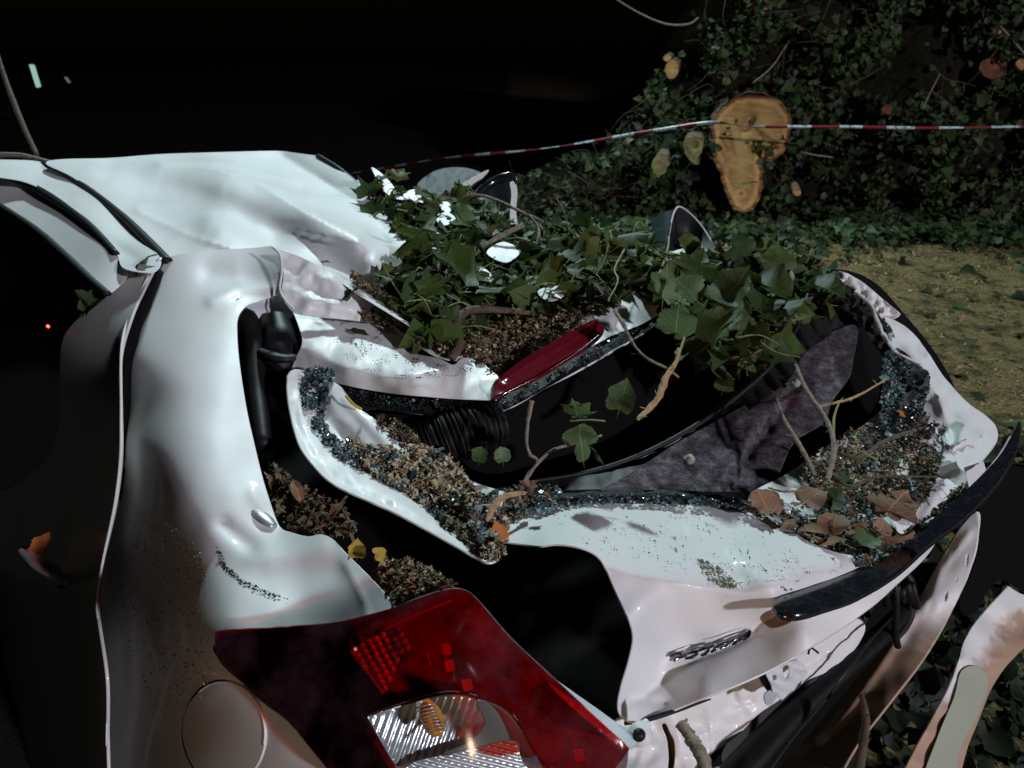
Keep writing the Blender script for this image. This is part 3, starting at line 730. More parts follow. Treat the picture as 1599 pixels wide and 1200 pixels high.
# ================================================================== THE WRECKED CAR
car = empty('wrecked_car', (-.5, 2.0, 0), 'white hatchback crushed by a fallen tree, its tailgate torn open and rear buckled', 'car')
rD = Depth([(75,255,2.85), (250,240,3.2), (430,236,3.32), (490,241,3.2), (548,275,2.85), (600,335,2.45), (655,400,2.16), (262,402,1.93), (440,430,1.98), (560,470,1.98), (680,480,2.0), (350,320,2.42), (500,350,2.33), (160,310,2.42)])
panelc('roof', (.03, 150), [(72,256), (95,249), (170,247), (250,241), (340,238), (430,236), (460,239), (492,243,1), (548,277), (600,332), (652,394), (690,415), (700,450), (660,480), (600,470), (540,445), (440,425), (262,410,1), (225,372), (190,335), (150,303), (110,275)], rD, M['paint'], car, 5,
      mods=[([(250,258), (330,264), (400,285), (480,335), (560,372)], 9, -.05, 't'), ([(436,240), (500,280), (560,318), (625,352)], 8, .05, 't'), ([(215,330), (300,370), (360,388)], 8, -.03, 't'), ([(75,262), (250,268), (360,282), (470,330), (580,405)], 34, -.14, 'g'), ([(430,238), (520,290), (650,352)], 17, .11, 'g'), ([(250,262), (330,270), (430,300), (560,360)], 30, -.05, 'g'), ([(180,262), (300,300), (420,375)], 30, .06, 'g'),
            ([(430,238), (500,275), (620,350)], 16, -.05, 'g'), ([(470,300), (640,385)], 20, .07, 'g'), ([(520,378), (600,398), (650,412)], 7, .022, 's'), ([(330,350), (480,420)], 24, -.07, 'g'), ([(215,330), (320,395)], 5, -.003, 't'), ([(285,328)], 11, .006, 'g'), ([(212,308)], 11, .006, 'g')],
      nz=(.014, 95))
panel('roof_edge', [(492,243,1), (520,255), (560,285), (592,312), (580,318), (545,290), (510,262)], Depth([(492,243,3.2), (590,312,2.75), (550,280,2.95)]), M['paint'], car, 6)
tube('roof_moulding', px((497, 245, 3.17), (525, 262, 3.0), (550, 282, 2.88), (580, 308, 2.72)), .012, M['black'], car)
sD = Depth([(0,258,2.75), (75,258,2.83), (150,310,2.38), (250,398,1.9), (190,405,1.86), (120,345,2.12), (40,290,2.5), (100,300,2.45)])
panel('side_rail', [(-25,252), (30,250), (66,254), (90,268), (140,300), (200,358), (248,400), (240,425), (195,420), (183,400), (165,375), (130,340), (90,310), (40,285), (-25,272)], sD, M['paint'], car, 6,
      mods=[([(120,320), (230,400)], 12, -.012, 'g'), ([(150,370), (220,410)], 8, .014, 'g')], nz=(.010, 60))
tube('roof_moulding', px((68, 253, 2.86), (105, 273, 2.66), (150, 304, 2.42), (192, 338, 2.2), (228, 373, 2.03), (262, 408, 1.88)), [.010, .012, .012, .014, .014], M['black'], car, flat=.6)
dD = Depth([(0,280,2.72), (60,298,2.55), (100,322,2.33), (140,354,2.10), (170,385,1.92), (0,320,2.54), (50,353,2.28), (100,396,2.01), (140,434,1.82), (168,458,1.71), (200,430,1.80)])
panel('door_frame', [(-25,270), (20,280), (60,298), (100,322), (140,354), (170,385), (195,415), (198,432), (180,452), (166,456), (140,432), (100,392), (50,350), (-25,300)], dD, M['paint'], car, 6, nz=(.004, 60))
tube('window_moulding', px((-25, 268, 2.92), (20, 278, 2.72), (60, 296, 2.52), (100, 321, 2.31), (140, 352, 2.09), (182, 396, 1.87)), [.020, .022, .018, .012, .008], M['black'], car, flat=.6)
tube('window_seal', px((-25, 306, 2.60), (50, 354, 2.27), (100, 397, 2.0), (140, 435, 1.81), (168, 459, 1.70)), [.012, .011, .009], M['rubber'], car, flat=.7)
wD = Depth([(0,330,2.7), (150,450,2.0), (100,540,2.03), (0,600,2.4), (60,480,2.2), (100,740,2.2), (0,900,2.75)])
panel('window_glass', [(-25,310), (50,355), (140,436), (185,460), (150,490), (105,535), (110,640), (108,740), (60,860), (-25,920)], wD, M['darkglass'], car, 12, nz=(.01, 80))
tag(obj('warning_light', *(lambda p: ([p + Vector(q) * .0055 for q in ((1,0,0), (-1,0,0), (0,1,0), (0,-1,0), (0,0,1), (0,0,-1))], [(0,2,4), (2,1,4), (1,3,4), (3,0,4), (2,0,5), (1,2,5), (3,1,5), (0,3,5)]))(P(75, 510, 1.9)), M['red_led'], car, smooth=False))

# rear door
doorD = Depth([(245,408,1.83), (190,440,1.80), (95,540,1.86), (190,560,1.60), (187,700,1.50), (92,640,1.95), (150,940,1.52), (60,800,2.25), (165,1160,1.46), (0,900,2.5), (-20,1220,2.3), (90,1100,1.80)])
panel('rear_door', [(250,402,1), (225,420), (190,442), (150,478), (115,505), (97,535), (93,590), (92,660), (70,720), (20,760), (-25,770,1), (-25,1225,1), (168,1225,1), (166,1150), (165,1060), (150,945), (158,880), (178,790), (187,715), (187,640), (187,560), (205,495), (228,445)], doorD, M['paint_side'], car, 9, th=.006, hem=.003, nz=(.004, 90))
tube('door_edge', px((232, 432, 1.775), (206, 485, 1.69), (190, 540, 1.615), (189, 640, 1.535), (188, 715, 1.485), (179, 790, 1.47), (160, 880, 1.49), (151, 945, 1.50), (160, 1000, 1.485), (167, 1060, 1.46), (166, 1165, 1.44)), [.0035, .003, .003, .0022, .0015], M['paint'], car)
hd = tube('door_handle', px((35, 858, 1.86), (60, 880, 1.80), (85, 895, 1.78), (108, 912, 1.81)), [.012, .018, .019, .012], M['paint'], car, flat=.7)
for q, sz in (((58, 862, 1.84), .055), ((104, 918, 1.85), .05)):
    o = add_leaf(P(*q), sz, (R(75), R(-35), R(250)), 'heart', 'leaf_orange', name='autumn_leaf', var=0)
    tag(o, 'orange autumn leaf stuck %s the door handle' % ('above' if q[1] < 900 else 'below'), 'leaf')

# quarter panel
qD = Depth([(262,402,1.90), (340,395,1.93), (425,387,1.94), (437,430,1.83), (430,455,1.84), (372,485,1.74), (372,540,1.64), (385,640,1.50), (405,720,1.39), (432,820,1.27), (515,840,1.20), (560,885,1.13), (618,945,1.055), (480,985,1.09), (340,1000,1.09),
            (300,480,1.74), (300,600,1.52), (310,700,1.38), (325,800,1.27), (400,900,1.16), (245,470,1.80), (225,560,1.64), (222,700,1.50), (228,800,1.46), (195,640,1.66), (190,780,1.66), (172,950,1.66), (168,1100,1.60), (170,1220,1.55),
            (260,900,1.36), (250,1050,1.34), (340,1100,1.14), (300,1180,1.22), (450,1150,1.03), (560,1220,.95), (400,1220,1.08)])
QO = [(262,402,1), (290,396), (340,391), (400,387), (425,385), (437,396), (440,425), (436,452), (428,462), (405,470), (385,478), (372,495), (370,520), (374,570), (385,640), (396,690), (408,740), (420,780), (436,822), (455,832), (480,838), (500,835), (518,842), (540,865), (580,905), (620,948,1), (560,990), (480,1010), (360,1010), (348,1030), (400,1090), (480,1150), (560,1225,1), (172,1225,1), (170,1150), (170,1060), (158,950), (163,880), (183,790), (192,715), (193,640), (193,570), (212,505), (238,445)]
panel('quarter_panel', QO, qD, M['paint'], car, 6, mods=[([(440,430), (410,425), (370,440), (330,430)], 22, .016, 'g'), ([(330,470), (375,450), (430,452)], 9, -.012, 'g'), ([(245,930), (262,1010)], 26, .030, 'g'), ([(222,930), (232,1010)], 18, -.022, 'g'),
      ([(345,880), (420,905), (520,890)], 26, .008, 'g'), ([(395,870), (450,868), (500,850)], 16, -.006, 'g'), ([(540,880), (565,930), (575,965)], 8, -.006, 't'), ([(395,770), (425,820)], 10, -.004, 'g'), ([(350,820), (390,855)], 14, .012, 'g')], nz=(.005, 60), seg=10)
tag(obj('panel_gap', *tube_data(px((245, 425, 1.85), (222, 470, 1.78), (200, 520, 1.70), (193, 590, 1.66), (191, 700, 1.60), (186, 780, 1.64)), [.016, .026, .024, .010, .004], 8, 6), M['void'], car))
panelc('pillar_fold', (.022, 34), [(435,390,1), (470,402), (520,428), (570,462), (607,492,1), (590,503), (520,497), (465,490), (448,476), (440,458), (443,425)], Depth([(435,392,1.84), (520,430,1.86), (600,490,1.90), (520,496,1.80), (448,470,1.80), (500,460,1.81)]), M['paint_dirty'], car, 5,
      mods=[([(445,455), (500,470), (560,492)], 10, -.012, 'g'), ([(440,400), (480,440), (510,465)], 12, .010, 'g'), ([(520,440), (560,470)], 10, -.008, 'g')], nz=(.010, 22))
panel('pillar_strip', [(505,417), (540,428), (600,462), (650,497), (690,525), (660,520), (600,485), (545,450)], Depth([(505,417,1.93), (690,525,1.84), (600,470,1.90)]), M['paint'], car, 5)
tube('fold_edge', px((425, 386, 1.845), (437, 398, 1.83), (440, 425, 1.81), (437, 452, 1.80), (446, 470, 1.785), (460, 484, 1.78)), [.003, .003, .003, .002], M['paint'], car)
panelc('pillar_inner', (.02, 30), [(368,470), (400,462), (436,452), (450,478), (466,490), (440,505), (425,540), (405,520), (388,505), (372,520)], Depth([(372,480,1.79), (440,460,1.88), (450,500,1.90), (400,520,1.86)]), M['primer'], car, 5, nz=(.010, 20))
# fuel flap
flap = [(350 + 62 * math.cos(t) * 1.0 - 14 * math.sin(t), 1145 + 78 * math.sin(t) + 20 * math.cos(t)) for t in np.linspace(0, 2 * math.pi, 20, endpoint=False)]
qf = o_depth['quarter_panel']
panel('fuel_flap', [p for p in flap], lambda U, V: qf(U, V) - .0045, M['paint'], car, 7, th=.003, hem=.002, nz=(0, 1))
tube('flap_gap', [P(u, v, float(qf(u, v)[0]) - .0002) for u, v in [(350 + (u - 350) * 1.025, 1145 + (v - 1145) * 1.025) for u, v in flap + flap[:1]]], .0014, M['void'], car, sides=6, n=3)
tube('flap_rim', [P(u, v, float(qf(u, v)[0]) - .0045) for u, v in flap[12:] + flap[:1]], .0011, M['paint'], car, sides=6, n=3)
tube('hole_plug', px((396, 797, 1.29), (412, 808, 1.275), (428, 822, 1.262)), [.006, .012, .012, .007], M['steel'], car, flat=.4)

# black inside
vD = Depth([(360,470,2.15), (600,640,1.95), (600,950,1.5), (900,1000,1.42), (1000,600,2.05), (1400,470,2.35), (1480,640,2.15), (1000,1130,1.35), (1200,800,1.85), (450,800,1.65), (1300,600,2.1)])
panel('interior_shell', [(345,462), (440,455), (620,480), (760,560), (1000,480), (1300,420), (1420,500), (1500,640), (1440,760), (1330,860), (1100,900), (1010,1000), (1010,1140), (985,1190), (900,1120), (750,990), (640,1010), (500,900), (420,850), (370,700)], vD, M['void'], car, 22)
# inner lamp carrier / belt reel inside the pillar
tube('pillar_trim', px((372, 500, 1.83), (385, 495, 1.82), (395, 530, 1.80), (400, 600, 1.72), (412, 700, 1.58)), [.012, .022, .026, .024, .018], M['black'], car)
o = tube('belt_reel', px((430, 500, 1.86), (436, 530, 1.82), (440, 560, 1.78), (430, 580, 1.76)), [.030, .042, .044, .034], M['black'], car, sides=14)
tube('belt_clamp', px((408, 548, 1.765), (425, 556, 1.735), (447, 560, 1.735), (462, 556, 1.76)), [.012, .020, .020, .012], M['rubber'], car, flat=.5)

# tailgate: spoiler, high brake light, sealed glass edge, frames
spD = Depth([(458,485,1.86), (530,492,1.90), (600,500,1.88), (640,545,1.77), (720,562,1.72), (775,590,1.66), (470,545,1.73), (540,578,1.665), (600,592,1.635), (640,590,1.62), (700,575,1.655), (455,575,1.735), (520,597,1.69), (600,613,1.645), (700,622,1.61), (772,625,1.60)])
panelc('spoiler', (.014, 60), [(456,484,1), (500,489), (545,492), (592,500), (622,515), (634,535), (650,552), (685,560), (708,570), (722,560), (745,562), (778,588,1), (775,625,1), (700,622), (600,613), (520,597), (455,576,1), (462,560), (472,535), (466,508)], spD, M['paint_dirty'], car, 5,
      mods=[([(470,543), (530,572), (600,592), (690,578)], 6, -.008, 't'), ([(640,548), (690,565), (740,570)], 9, .010, 'g'), ([(640,596), (690,592)], 5, .004, 'g'), ([(520,500), (500,545)], 18, -.008, 'g')], nz=(.006, 35))
huD = Depth([(640,545,1.80), (700,560,1.74), (775,597,1.69), (890,490,1.95), (1040,440,2.12), (1000,500,1.97), (925,535,1.84), (820,520,1.90)])
panelc('tailgate_top', (.03, 50), [(630,520), (700,520), (760,520), (840,500), (890,487), (945,482), (1000,450), (1040,436), (1075,450), (1050,475), (1005,505), (960,522), (925,540), (850,580), (790,606), (770,595), (720,566), (660,550)], huD, M['paint_dirty'], car, 7, nz=(.012, 40))
bD = Depth([(772,625,1.59), (775,600,1.60), (850,555,1.68), (920,503,1.80), (945,520,1.80), (860,575,1.69)])
br = panel('high_brake_light', [(773,624,1), (774,603), (790,582), (840,548), (918,503), (935,503), (944,514), (935,530), (900,556), (845,590), (800,612)], bD, M['redsolid'], car, 5,
      mods=[([(785,612), (935,520)], 5, -.006, 't'), ([(790,592), (925,508)], 5, -.008, 'g')], th=.02, hem=.003, nz=(.0008, 14))
tube('lens_ridge', px((780, 620, 1.583), (850, 584, 1.655), (905, 548, 1.735), (938, 522, 1.785)), .0018, M['redsolid'], br)
panel('sealant_strip', [(452,577), (520,594), (600,610), (700,619), (770,622), (850,588), (930,535), (1000,505), (1030,500), (1000,525), (930,562), (850,607), (800,634), (750,650), (650,645), (590,638), (560,643), (535,615), (500,600)], Depth([(455,578,1.745), (600,625,1.67), (770,635,1.64), (900,570,1.76), (1020,505,2.0)]), M['sealer'], car, 5, nz=(.010, 10))
tube('glass_edge', px((557, 643, 1.655), (590, 638, 1.66), (650, 646, 1.65), (700, 652, 1.635), (750, 651, 1.635), (800, 635, 1.655), (850, 606, 1.71), (900, 581, 1.76), (950, 553, 1.83), (1005, 522, 1.95)), [.0022, .0022, .0028, .0032, .002], M['paint'], car, sides=6)
panel('rear_glass_remnant', [(560,645), (650,650), (750,655), (850,612), (1000,530), (1060,560), (1030,620), (960,680), (850,720), (760,740), (690,700), (600,668)], Depth([(560,645,1.68), (750,655,1.67), (1000,530,1.98), (1000,660,1.86), (760,740,1.68), (850,640,1.74)]), M['void'], car, 10, nz=(.006, 40))
fD = Depth([(452,590,1.63), (455,650,1.55), (475,710,1.45), (520,755,1.38), (620,800,1.31), (750,872,1.22), (500,600,1.64), (560,640,1.60), (650,690,1.50), (720,735,1.43), (782,768,1.37), (540,690,1.52), (640,760,1.39), (740,830,1.29)])
panelc('tailgate_frame', (.010, 60), [(450,588,1), (462,578), (500,590), (528,602), (552,632), (575,648), (620,683), (680,722), (735,752), (786,768,1), (780,790), (760,810), (765,850), (775,872), (760,878), (735,866), (690,840), (620,802), (560,775), (520,755), (490,727), (468,695), (455,650), (450,615)], fD, M['paint_dirty'], car, 5,
      mods=[([(480,600), (512,660), (560,715), (640,765), (750,840)], 17, .030, 'g'), ([(455,600), (462,660), (482,705), (525,750), (620,795), (740,862)], 5, .006, 't'), ([(540,625), (600,690), (690,740)], 8, -.008, 'g')], th=.004, hem=.003, nz=(.005, 28))
# corrugated hose
hp = px((655, 705, 1.62), (690, 690, 1.62), (730, 675, 1.63), (775, 662, 1.66))
C = spline3(hp, 26); rs = [.052 + .005 * (1 if (i // 2) % 2 else -1) for i in range(len(C))]
o = tube('corrugated_hose', C, rs, M['rubber'], car, sides=18, n=1)
for i in range(3, len(C) - 2, 6):
    c = C[i]; t = (C[i+1] - C[i-1]).normalized(); x = t.cross(Vector((0, 0, 1))).normalized(); y = x.cross(t).normalized()
    tube('hose_ring', [c + (x * math.cos(a) + y * math.sin(a)) * .0575 for a in np.linspace(0, 2*math.pi, 20)], .0012, M['rubber'], o, sides=4, n=1)
tube('cable', px((540, 618, 1.585), (552, 632, 1.575), (565, 640, 1.575)), .003, mat('yellow_sheath', (.55, .36, .03), .4), car)

# felt shelf and its rubber lip
cD = Depth([(1340,510,2.0), (1330,580,1.88), (1290,640,1.76), (1180,760,1.55), (950,765,1.50), (1050,690,1.66), (1150,650,1.74), (1240,590,1.85), (1250,560,1.92)])
panel('felt_panel', [(1255,545), (1300,518), (1338,510), (1332,560), (1325,590), (1300,625), (1285,660), (1240,690), (1215,740), (1190,775), (1100,785), (1000,782), (930,775), (1000,730), (1060,690), (1150,640), (1210,600)], cD, M['carpet'], car, 5, th=.004,
      mods=[([(1245,600), (1225,640), (1180,700), (1145,765)], 6, .016, 't'), ([(1215,620), (1165,690), (1120,770)], 14, -.010, 'g'), ([(1200,655), (1160,720)], 5, .022, 't'), ([(1300,540), (1290,600)], 16, .008, 'g')], nz=(.005, 22))
shD = Depth([(820,752,1.60), (1000,712,1.655), (1150,622,1.80), (1250,520,1.95), (1310,440,2.1), (1350,500,2.08), (1240,590,1.83), (1000,740,1.60), (1160,645,1.75), (840,770,1.56)])
panel('shelf_lip', [(815,752), (920,735), (1000,712), (1080,670), (1150,620), (1210,566), (1248,510), (1270,455), (1300,440), (1335,455), (1355,505), (1318,512), (1258,550), (1232,592), (1160,648), (1070,698), (1000,742), (930,775), (830,776)], shD, M['rubber'], car, 5, th=.006, nz=(.004, 18),
      extra=lambda U, V: .008 * np.clip(np.sin((U * .82 - V * .57) / 4.2) * 3, -1, 1) * (.5 + .5 * np.tanh((U - 1180) / 30)) + .004 * np.clip(np.sin((U * .82 - V * .57) / 9), -.3, .3))
tube('shelf_rim', px((830, 752, 1.585), (920, 737, 1.61), (1000, 711, 1.645), (1080, 669, 1.71), (1150, 620, 1.79), (1210, 565, 1.86), (1245, 510, 1.94), (1262, 460, 2.02)), [.004, .006, .006, .005], M['rubber'], car)
for q in ((1075, 717, 1.60), (1241, 598, 1.80)):
    c = P(*q); o = tube('plastic_clip', [c + Vector((-.006, 0, -.008)), c + Vector((0, -.004, 0)), c + Vector((.006, -.006, .008))], [.006, .011, .009], M['foam'], car, sides=10)
    tube('clip_stem', [c, c + Vector((-.010, -.006, .004))], .004, M['foam'], o, sides=8, n=1)

# right side of the tailgate
rqD = Depth([(1385,497,2.02), (1440,545,1.96), (1500,605,1.90), (1556,675,1.80), (1500,760,1.62), (1440,820,1.49), (1400,640,1.84), (1420,740,1.62), (1440,580,1.92), (1480,660,1.80)])
panelc('tailgate_corner', (.020, 55), [(1383,495,1), (1405,505), (1425,520), (1450,552), (1475,590), (1510,628), (1540,650), (1556,668), (1555,690), (1530,722), (1495,770), (1462,805), (1440,824,1), (1395,812), (1385,770), (1400,720), (1425,690), (1400,665), (1385,640), (1410,610), (1432,585), (1412,560), (1392,540)], rqD, M['paint_dirty'], car, 5,
      mods=[([(1400,520), (1470,620), (1530,670)], 8, -.010, 'g'), ([(1540,655), (1520,720), (1450,810)], 4, .006, 't'), ([(1430,620), (1475,680), (1440,740)], 16, .014, 'g'), ([(1470,625), (1490,690)], 7, -.008, 'g'), ([(1525,660), (1505,715), (1445,800)], 3, -.004, 't')], th=.005, hem=.003, nz=(.008, 30))
leD = Depth([(1180,765,1.52), (1290,680,1.72), (1360,660,1.83), (1440,640,1.85), (1450,760,1.60), (1400,820,1.46), (1350,875,1.33), (1200,812,1.43), (1300,780,1.53)])
panelc('tailgate_ledge', (.02, 60), [(1170,775), (1230,740), (1290,700), (1340,670), (1385,640), (1440,640), (1470,690), (1450,760), (1420,820), (1385,865), (1340,885), (1270,860), (1195,812)], leD, M['paint_dirty'], car, 7, nz=(.012, 40))
for k, (pl, dd) in enumerate([([(1300,440), (1330,450), (1350,465), (1372,492), (1395,520), (1390,560), (1370,545), (1340,500), (1305,470)], 2.04), ([(1310,425), (1345,440), (1395,482), (1405,492), (1380,500), (1345,470), (1318,455)], 2.08)]):
    panel('crumpled_seal', pl, lambda U, V, dd=dd: dd - (np.asarray(V) - 440) * .0006, M['sealer'] if k == 0 else M['paint_dirty'], car, 4, nz=(.03, 9))
tube('torn_edge', px((1335, 455, 2.0), (1360, 478, 1.98), (1372, 510, 1.96), (1388, 535, 1.92), (1398, 550, 1.90), (1440, 572, 1.86)), [.004, .006, .003], M['primer'], car, jit=.5)
panel('window_flange', [(1385,540), (1440,575), (1450,600), (1425,620), (1400,650), (1375,680), (1350,665), (1372,620)], Depth([(1385,540,1.97), (1450,600,1.86), (1350,665,1.90), (1400,650,1.82)]), M['sealer'], car, 5, nz=(.03, 14))

# tailgate skin below the window, with name badge, lip and gloss trim
lhD = Depth([(745,840,1.30), (800,815,1.34), (860,795,1.38), (960,787,1.42), (1100,792,1.42), (1200,812,1.38), (1330,880,1.27), (1250,905,1.215), (850,850,1.22), (905,855,1.195), (1000,880,1.20), (1060,905,1.185), (1150,920,1.19), (1212,935,1.19),
             (950,920,1.165), (985,985,1.155), (975,1060,1.15), (968,1110,1.12), (1080,960,1.20), (1080,1010,1.235), (1150,985,1.238), (1180,980,1.235), (1220,948,1.215), (1030,1060,1.20),
             (985,1128,1.135), (1080,1096,1.15), (1190,1050,1.175), (1310,982,1.235), (1420,895,1.31), (1470,850,1.37), (1250,985,1.195), (1100,1060,1.165), (1350,915,1.265)])
LH = [(742,841,1), (775,825), (810,808), (850,794), (920,787), (1000,787), (1100,790), (1190,805), (1230,825), (1270,850), (1330,868), (1375,862), (1440,820), (1480,800), (1450,862), (1400,912), (1360,948), (1310,984), (1250,1020), (1190,1052), (1130,1078), (1080,1097), (1030,1117), (992,1127), (975,1122), (966,1105), (970,1075), (982,1035), (989,1000), (985,975), (972,945), (958,915), (945,885), (930,866), (905,855), (870,850), (845,853,1), (800,848)]
panel('tailgate_skin', LH, lhD, M['paint'], car, 5,
      mods=[([(985,1100), (1060,1050), (1180,985), (1225,945)], 7, .010, 't'), ([(860,862), (930,880), (1000,900), (1100,918), (1210,935)], 12, -.006, 't'), ([(1060,830), (1120,860), (1150,900)], 22, .012, 'g'), ([(930,810), (1020,830)], 30, -.008, 'g'), ([(1180,850), (1290,890)], 18, -.007, 'g'), ([(985,1090), (1040,1100)], 6, .005, 'g'), ([(1075,820), (1085,845)], 6, -.006, 'g'), ([(1000,1040), (1010,1090)], 8, .004, 'g')], th=.003, hem=.0022, nz=(.005, 45), seg=10)
tube('glass_rubber', px((750, 838, 1.31), (800, 812, 1.36), (860, 790, 1.40), (960, 781, 1.44), (1100, 785, 1.44), (1190, 796, 1.41)), [.006, .012, .016, .018, .016, .01], M['sealer'], car, jit=.25)
panel('window_channel', [(800,812), (860,770), (980,765), (1100,768), (1190,772), (1200,800), (1100,794), (960,790), (860,800)], Depth([(800,812,1.40), (980,770,1.50), (1190,780,1.50)]), M['void'], car, 6, nz=(.02, 12))
trD = Depth([(1212,945,1.165), (1330,912,1.225), (1440,840,1.34), (1530,765,1.48), (1592,665,1.70)])
panel('gloss_trim', [(1208,948), (1216,934), (1240,926), (1300,905), (1360,882), (1400,860), (1440,825), (1490,782), (1530,745), (1562,710), (1582,676), (1593,658), (1591,690), (1575,728), (1545,770), (1500,812), (1450,850), (1400,892), (1340,928), (1290,946), (1248,958), (1220,957)], trD, M['gloss'], car, 5,
      mods=[([(1215,940), (1330,902), (1440,832), (1530,755), (1590,670)], 16, -.010, 'g'), ([(1230,952), (1340,918), (1450,842), (1540,765)], 4, -.003, 't')], th=.012, hem=.004)
panel('brown_shade_patch', [(1190,968), (1200,956), (1225,950), (1240,958), (1232,972), (1205,980)], lambda U, V: o_depth['tailgate_skin'](U, V) - .0035, M['shade_brown'], car, 4, th=.002)  # thin sheet on the skin, a shaded patch painted as brown
# letters of the name badge, seen almost edge on
bdg = empty('name_badge', P(1110, 1005, 1.17), None, None); del_l = bdg; bdg.parent = car; bdg.matrix_parent_inverse = car.matrix_basis.inverted()
def lh(u, v, o_=.008): return P(u, v, float(o_depth['tailgate_skin'](u, v)[0]) - o_)
strokes = [[(1046,1026), (1056,1020), (1064,1022)], [(1052,1033), (1060,1027), (1070,1024)], [(1068,1024), (1080,1019), (1092,1017)], [(1070,1029), (1082,1026), (1090,1020)], [(1090,1017), (1099,1013), (1106,1011)], [(1094,1024), (1102,1021), (1107,1014)],
           [(1106,1013), (1112,1009), (1118,1010)], [(1110,1019), (1117,1014), (1122,1006)], [(1122,1008), (1130,1005), (1138,1001)], [(1124,1013), (1134,1010), (1140,1003)], [(1139,1003), (1147,999), (1156,995)], [(1143,1007), (1151,1003), (1158,996)], [(1156,996), (1164,991), (1171,984)], [(1160,1000), (1168,994), (1172,985)]]
for s in strokes:
    tube('letter', [lh(*q) for q in s], [.0022, .0034, .0022], M['chrome'], bdg, sides=5, n=3, flat=.8)
for a, b2 in (((1047,1022), (1100,1010)), ((1112,1003), (1168,983))):
    tube('letter_face', [lh(a[0], a[1], .010), lh((a[0]+b2[0])/2, (a[1]+b2[1])/2 - 1, .012), lh(b2[0], b2[1], .010)], [.0012, .0022, .0012], M['chrome'], bdg, sides=6, n=4, flat=.35)

# body below the tailgate
rpD = Depth([(960,1180,1.14), (990,1130,1.17), (1080,1098,1.195), (1190,1050,1.235), (1310,982,1.32), (1340,1005,1.35), (1250,1065,1.27), (1130,1160,1.21), (1060,1215,1.16), (940,1215,1.09)])
panelc('rear_panel', (.010, 45), [(925,1225), (950,1190), (975,1150), (960,1125), (1000,1115), (1080,1085), (1190,1040), (1310,972), (1350,975), (1338,1010), (1300,1045), (1262,1062), (1230,1085), (1185,1115), (1150,1150), (1100,1185), (1060,1225)], rpD, M['paint_dirty'], car, 5.01,
      mods=[([(1145,1085), (1150,1100), (1175,1092)], 4, .006, 'g'), ([(1020,1130), (1060,1200)], 10, .008, 'g'), ([(1105,1105), (1115,1170)], 4, -.005, 't'), ([(1200,1075), (1290,1020)], 8, .008, 'g')], nz=(.003, 40),
      holes=[[(1032,1133), (1040,1130), (1046,1142), (1054,1160), (1054,1190), (1048,1215), (1042,1212), (1044,1180), (1040,1155)]])
panel('hole_shade_backing', [(1020,1120), (1060,1120), (1070,1225), (1030,1225)], lambda U, V: rpD(U, V) + .02, M['shade_brown'], car, 8)  # backing coloured like the brown shade inside the hole
tube('gap_rubber', px((975, 1130, 1.145), (1010, 1124, 1.15), (1050, 1112, 1.16), (1085, 1100, 1.165), (1110, 1092, 1.17)), [.003, .004, .003, .001], M['black'], car, sides=6)
panel('lamp_surround', [(830,1035), (880,1070), (930,1105), (975,1135), (1000,1128), (990,1165), (965,1160), (900,1110), (850,1060)], Depth([(830,1035,1.06), (900,1090,1.03), (1000,1150,1.06)]), M['primer'], car, 6)
la = tube('buffer_stop', [P(1000, 1146, 1.07), P(998, 1148, 1.03)], [.016, .016], M['paint'], car, sides=16, n=1)
tube('rubber_plug', [P(999, 1147, 1.04), P(997, 1149, 1.012)], [.009, .008], M['black'], la, sides=14, n=1)
tube('hinge_tab', px((1012, 1128, 1.05), (1000, 1138, 1.045), (1008, 1150, 1.045)), [.006, .007, .005], M['paint'], la)
bk = panel('latch_bracket', [(1196,1052,1), (1215,1040), (1245,1030,1), (1262,1050,1), (1240,1075), (1222,1093,1), (1210,1085), (1204,1068)], Depth([(1196,1052,1.19), (1262,1050,1.24), (1222,1093,1.19)]), M['primer'], car, 4, nz=(.006, 10),
      holes=[[(1206,1056), (1211,1053), (1214,1060), (1208,1063)], [(1222,1043), (1231,1038), (1233,1052), (1226,1060)]])
panel('bracket_tab', [(1194,1085), (1204,1078), (1214,1084), (1204,1100), (1196,1098)], Depth([(1194,1085,1.18), (1214,1084,1.185), (1204,1100,1.17)]), M['primer'], bk, 3)
tube('latch_hook', px((1190, 1050, 1.21), (1196, 1066, 1.205), (1204, 1080, 1.20)), [.008, .007, .004], M['black'], bk)
tube('spring_clip', px((1262, 1022, 1.22), (1266, 1012, 1.22), (1278, 1020, 1.225)), .0018, M['black'], car, sides=5)

panel('bumper_cavity', [(1040,1230), (1150,1140), (1250,1065), (1345,985), (1390,905), (1440,880), (1470,900), (1430,1000), (1340,1110), (1230,1230)], Depth([(1040,1230,1.34), (1345,985,1.62), (1440,880,1.80), (1230,1230,1.50)]), M['void'], car, 14)
bbD = Depth([(1522,800,1.62), (1490,840,1.60), (1440,920,1.56), (1490,950,1.52), (1420,1000,1.47), (1330,1120,1.36), (1380,1110,1.34), (1250,1220,1.28), (1300,1220,1.24), (1460,930,1.52)])
panel('bumper_beam', [(1526,800), (1527,830), (1520,870), (1500,925), (1480,965), (1440,1030), (1390,1095), (1340,1160), (1300,1230,1), (1190,1230,1), (1262,1150), (1325,1075), (1385,1005), (1428,950), (1452,905), (1478,860), (1500,825)], bbD, M['paint_shade_low'], car, 5,
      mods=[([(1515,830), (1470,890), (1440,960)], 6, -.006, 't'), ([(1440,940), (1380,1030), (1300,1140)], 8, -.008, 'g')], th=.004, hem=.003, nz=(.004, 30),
      holes=[[(1508,868), (1513,866), (1512,882), (1507,886)], [(1476,925), (1481,923), (1480,937), (1475,940)], [(1493,903), (1496,902), (1495,908), (1492,909)]])
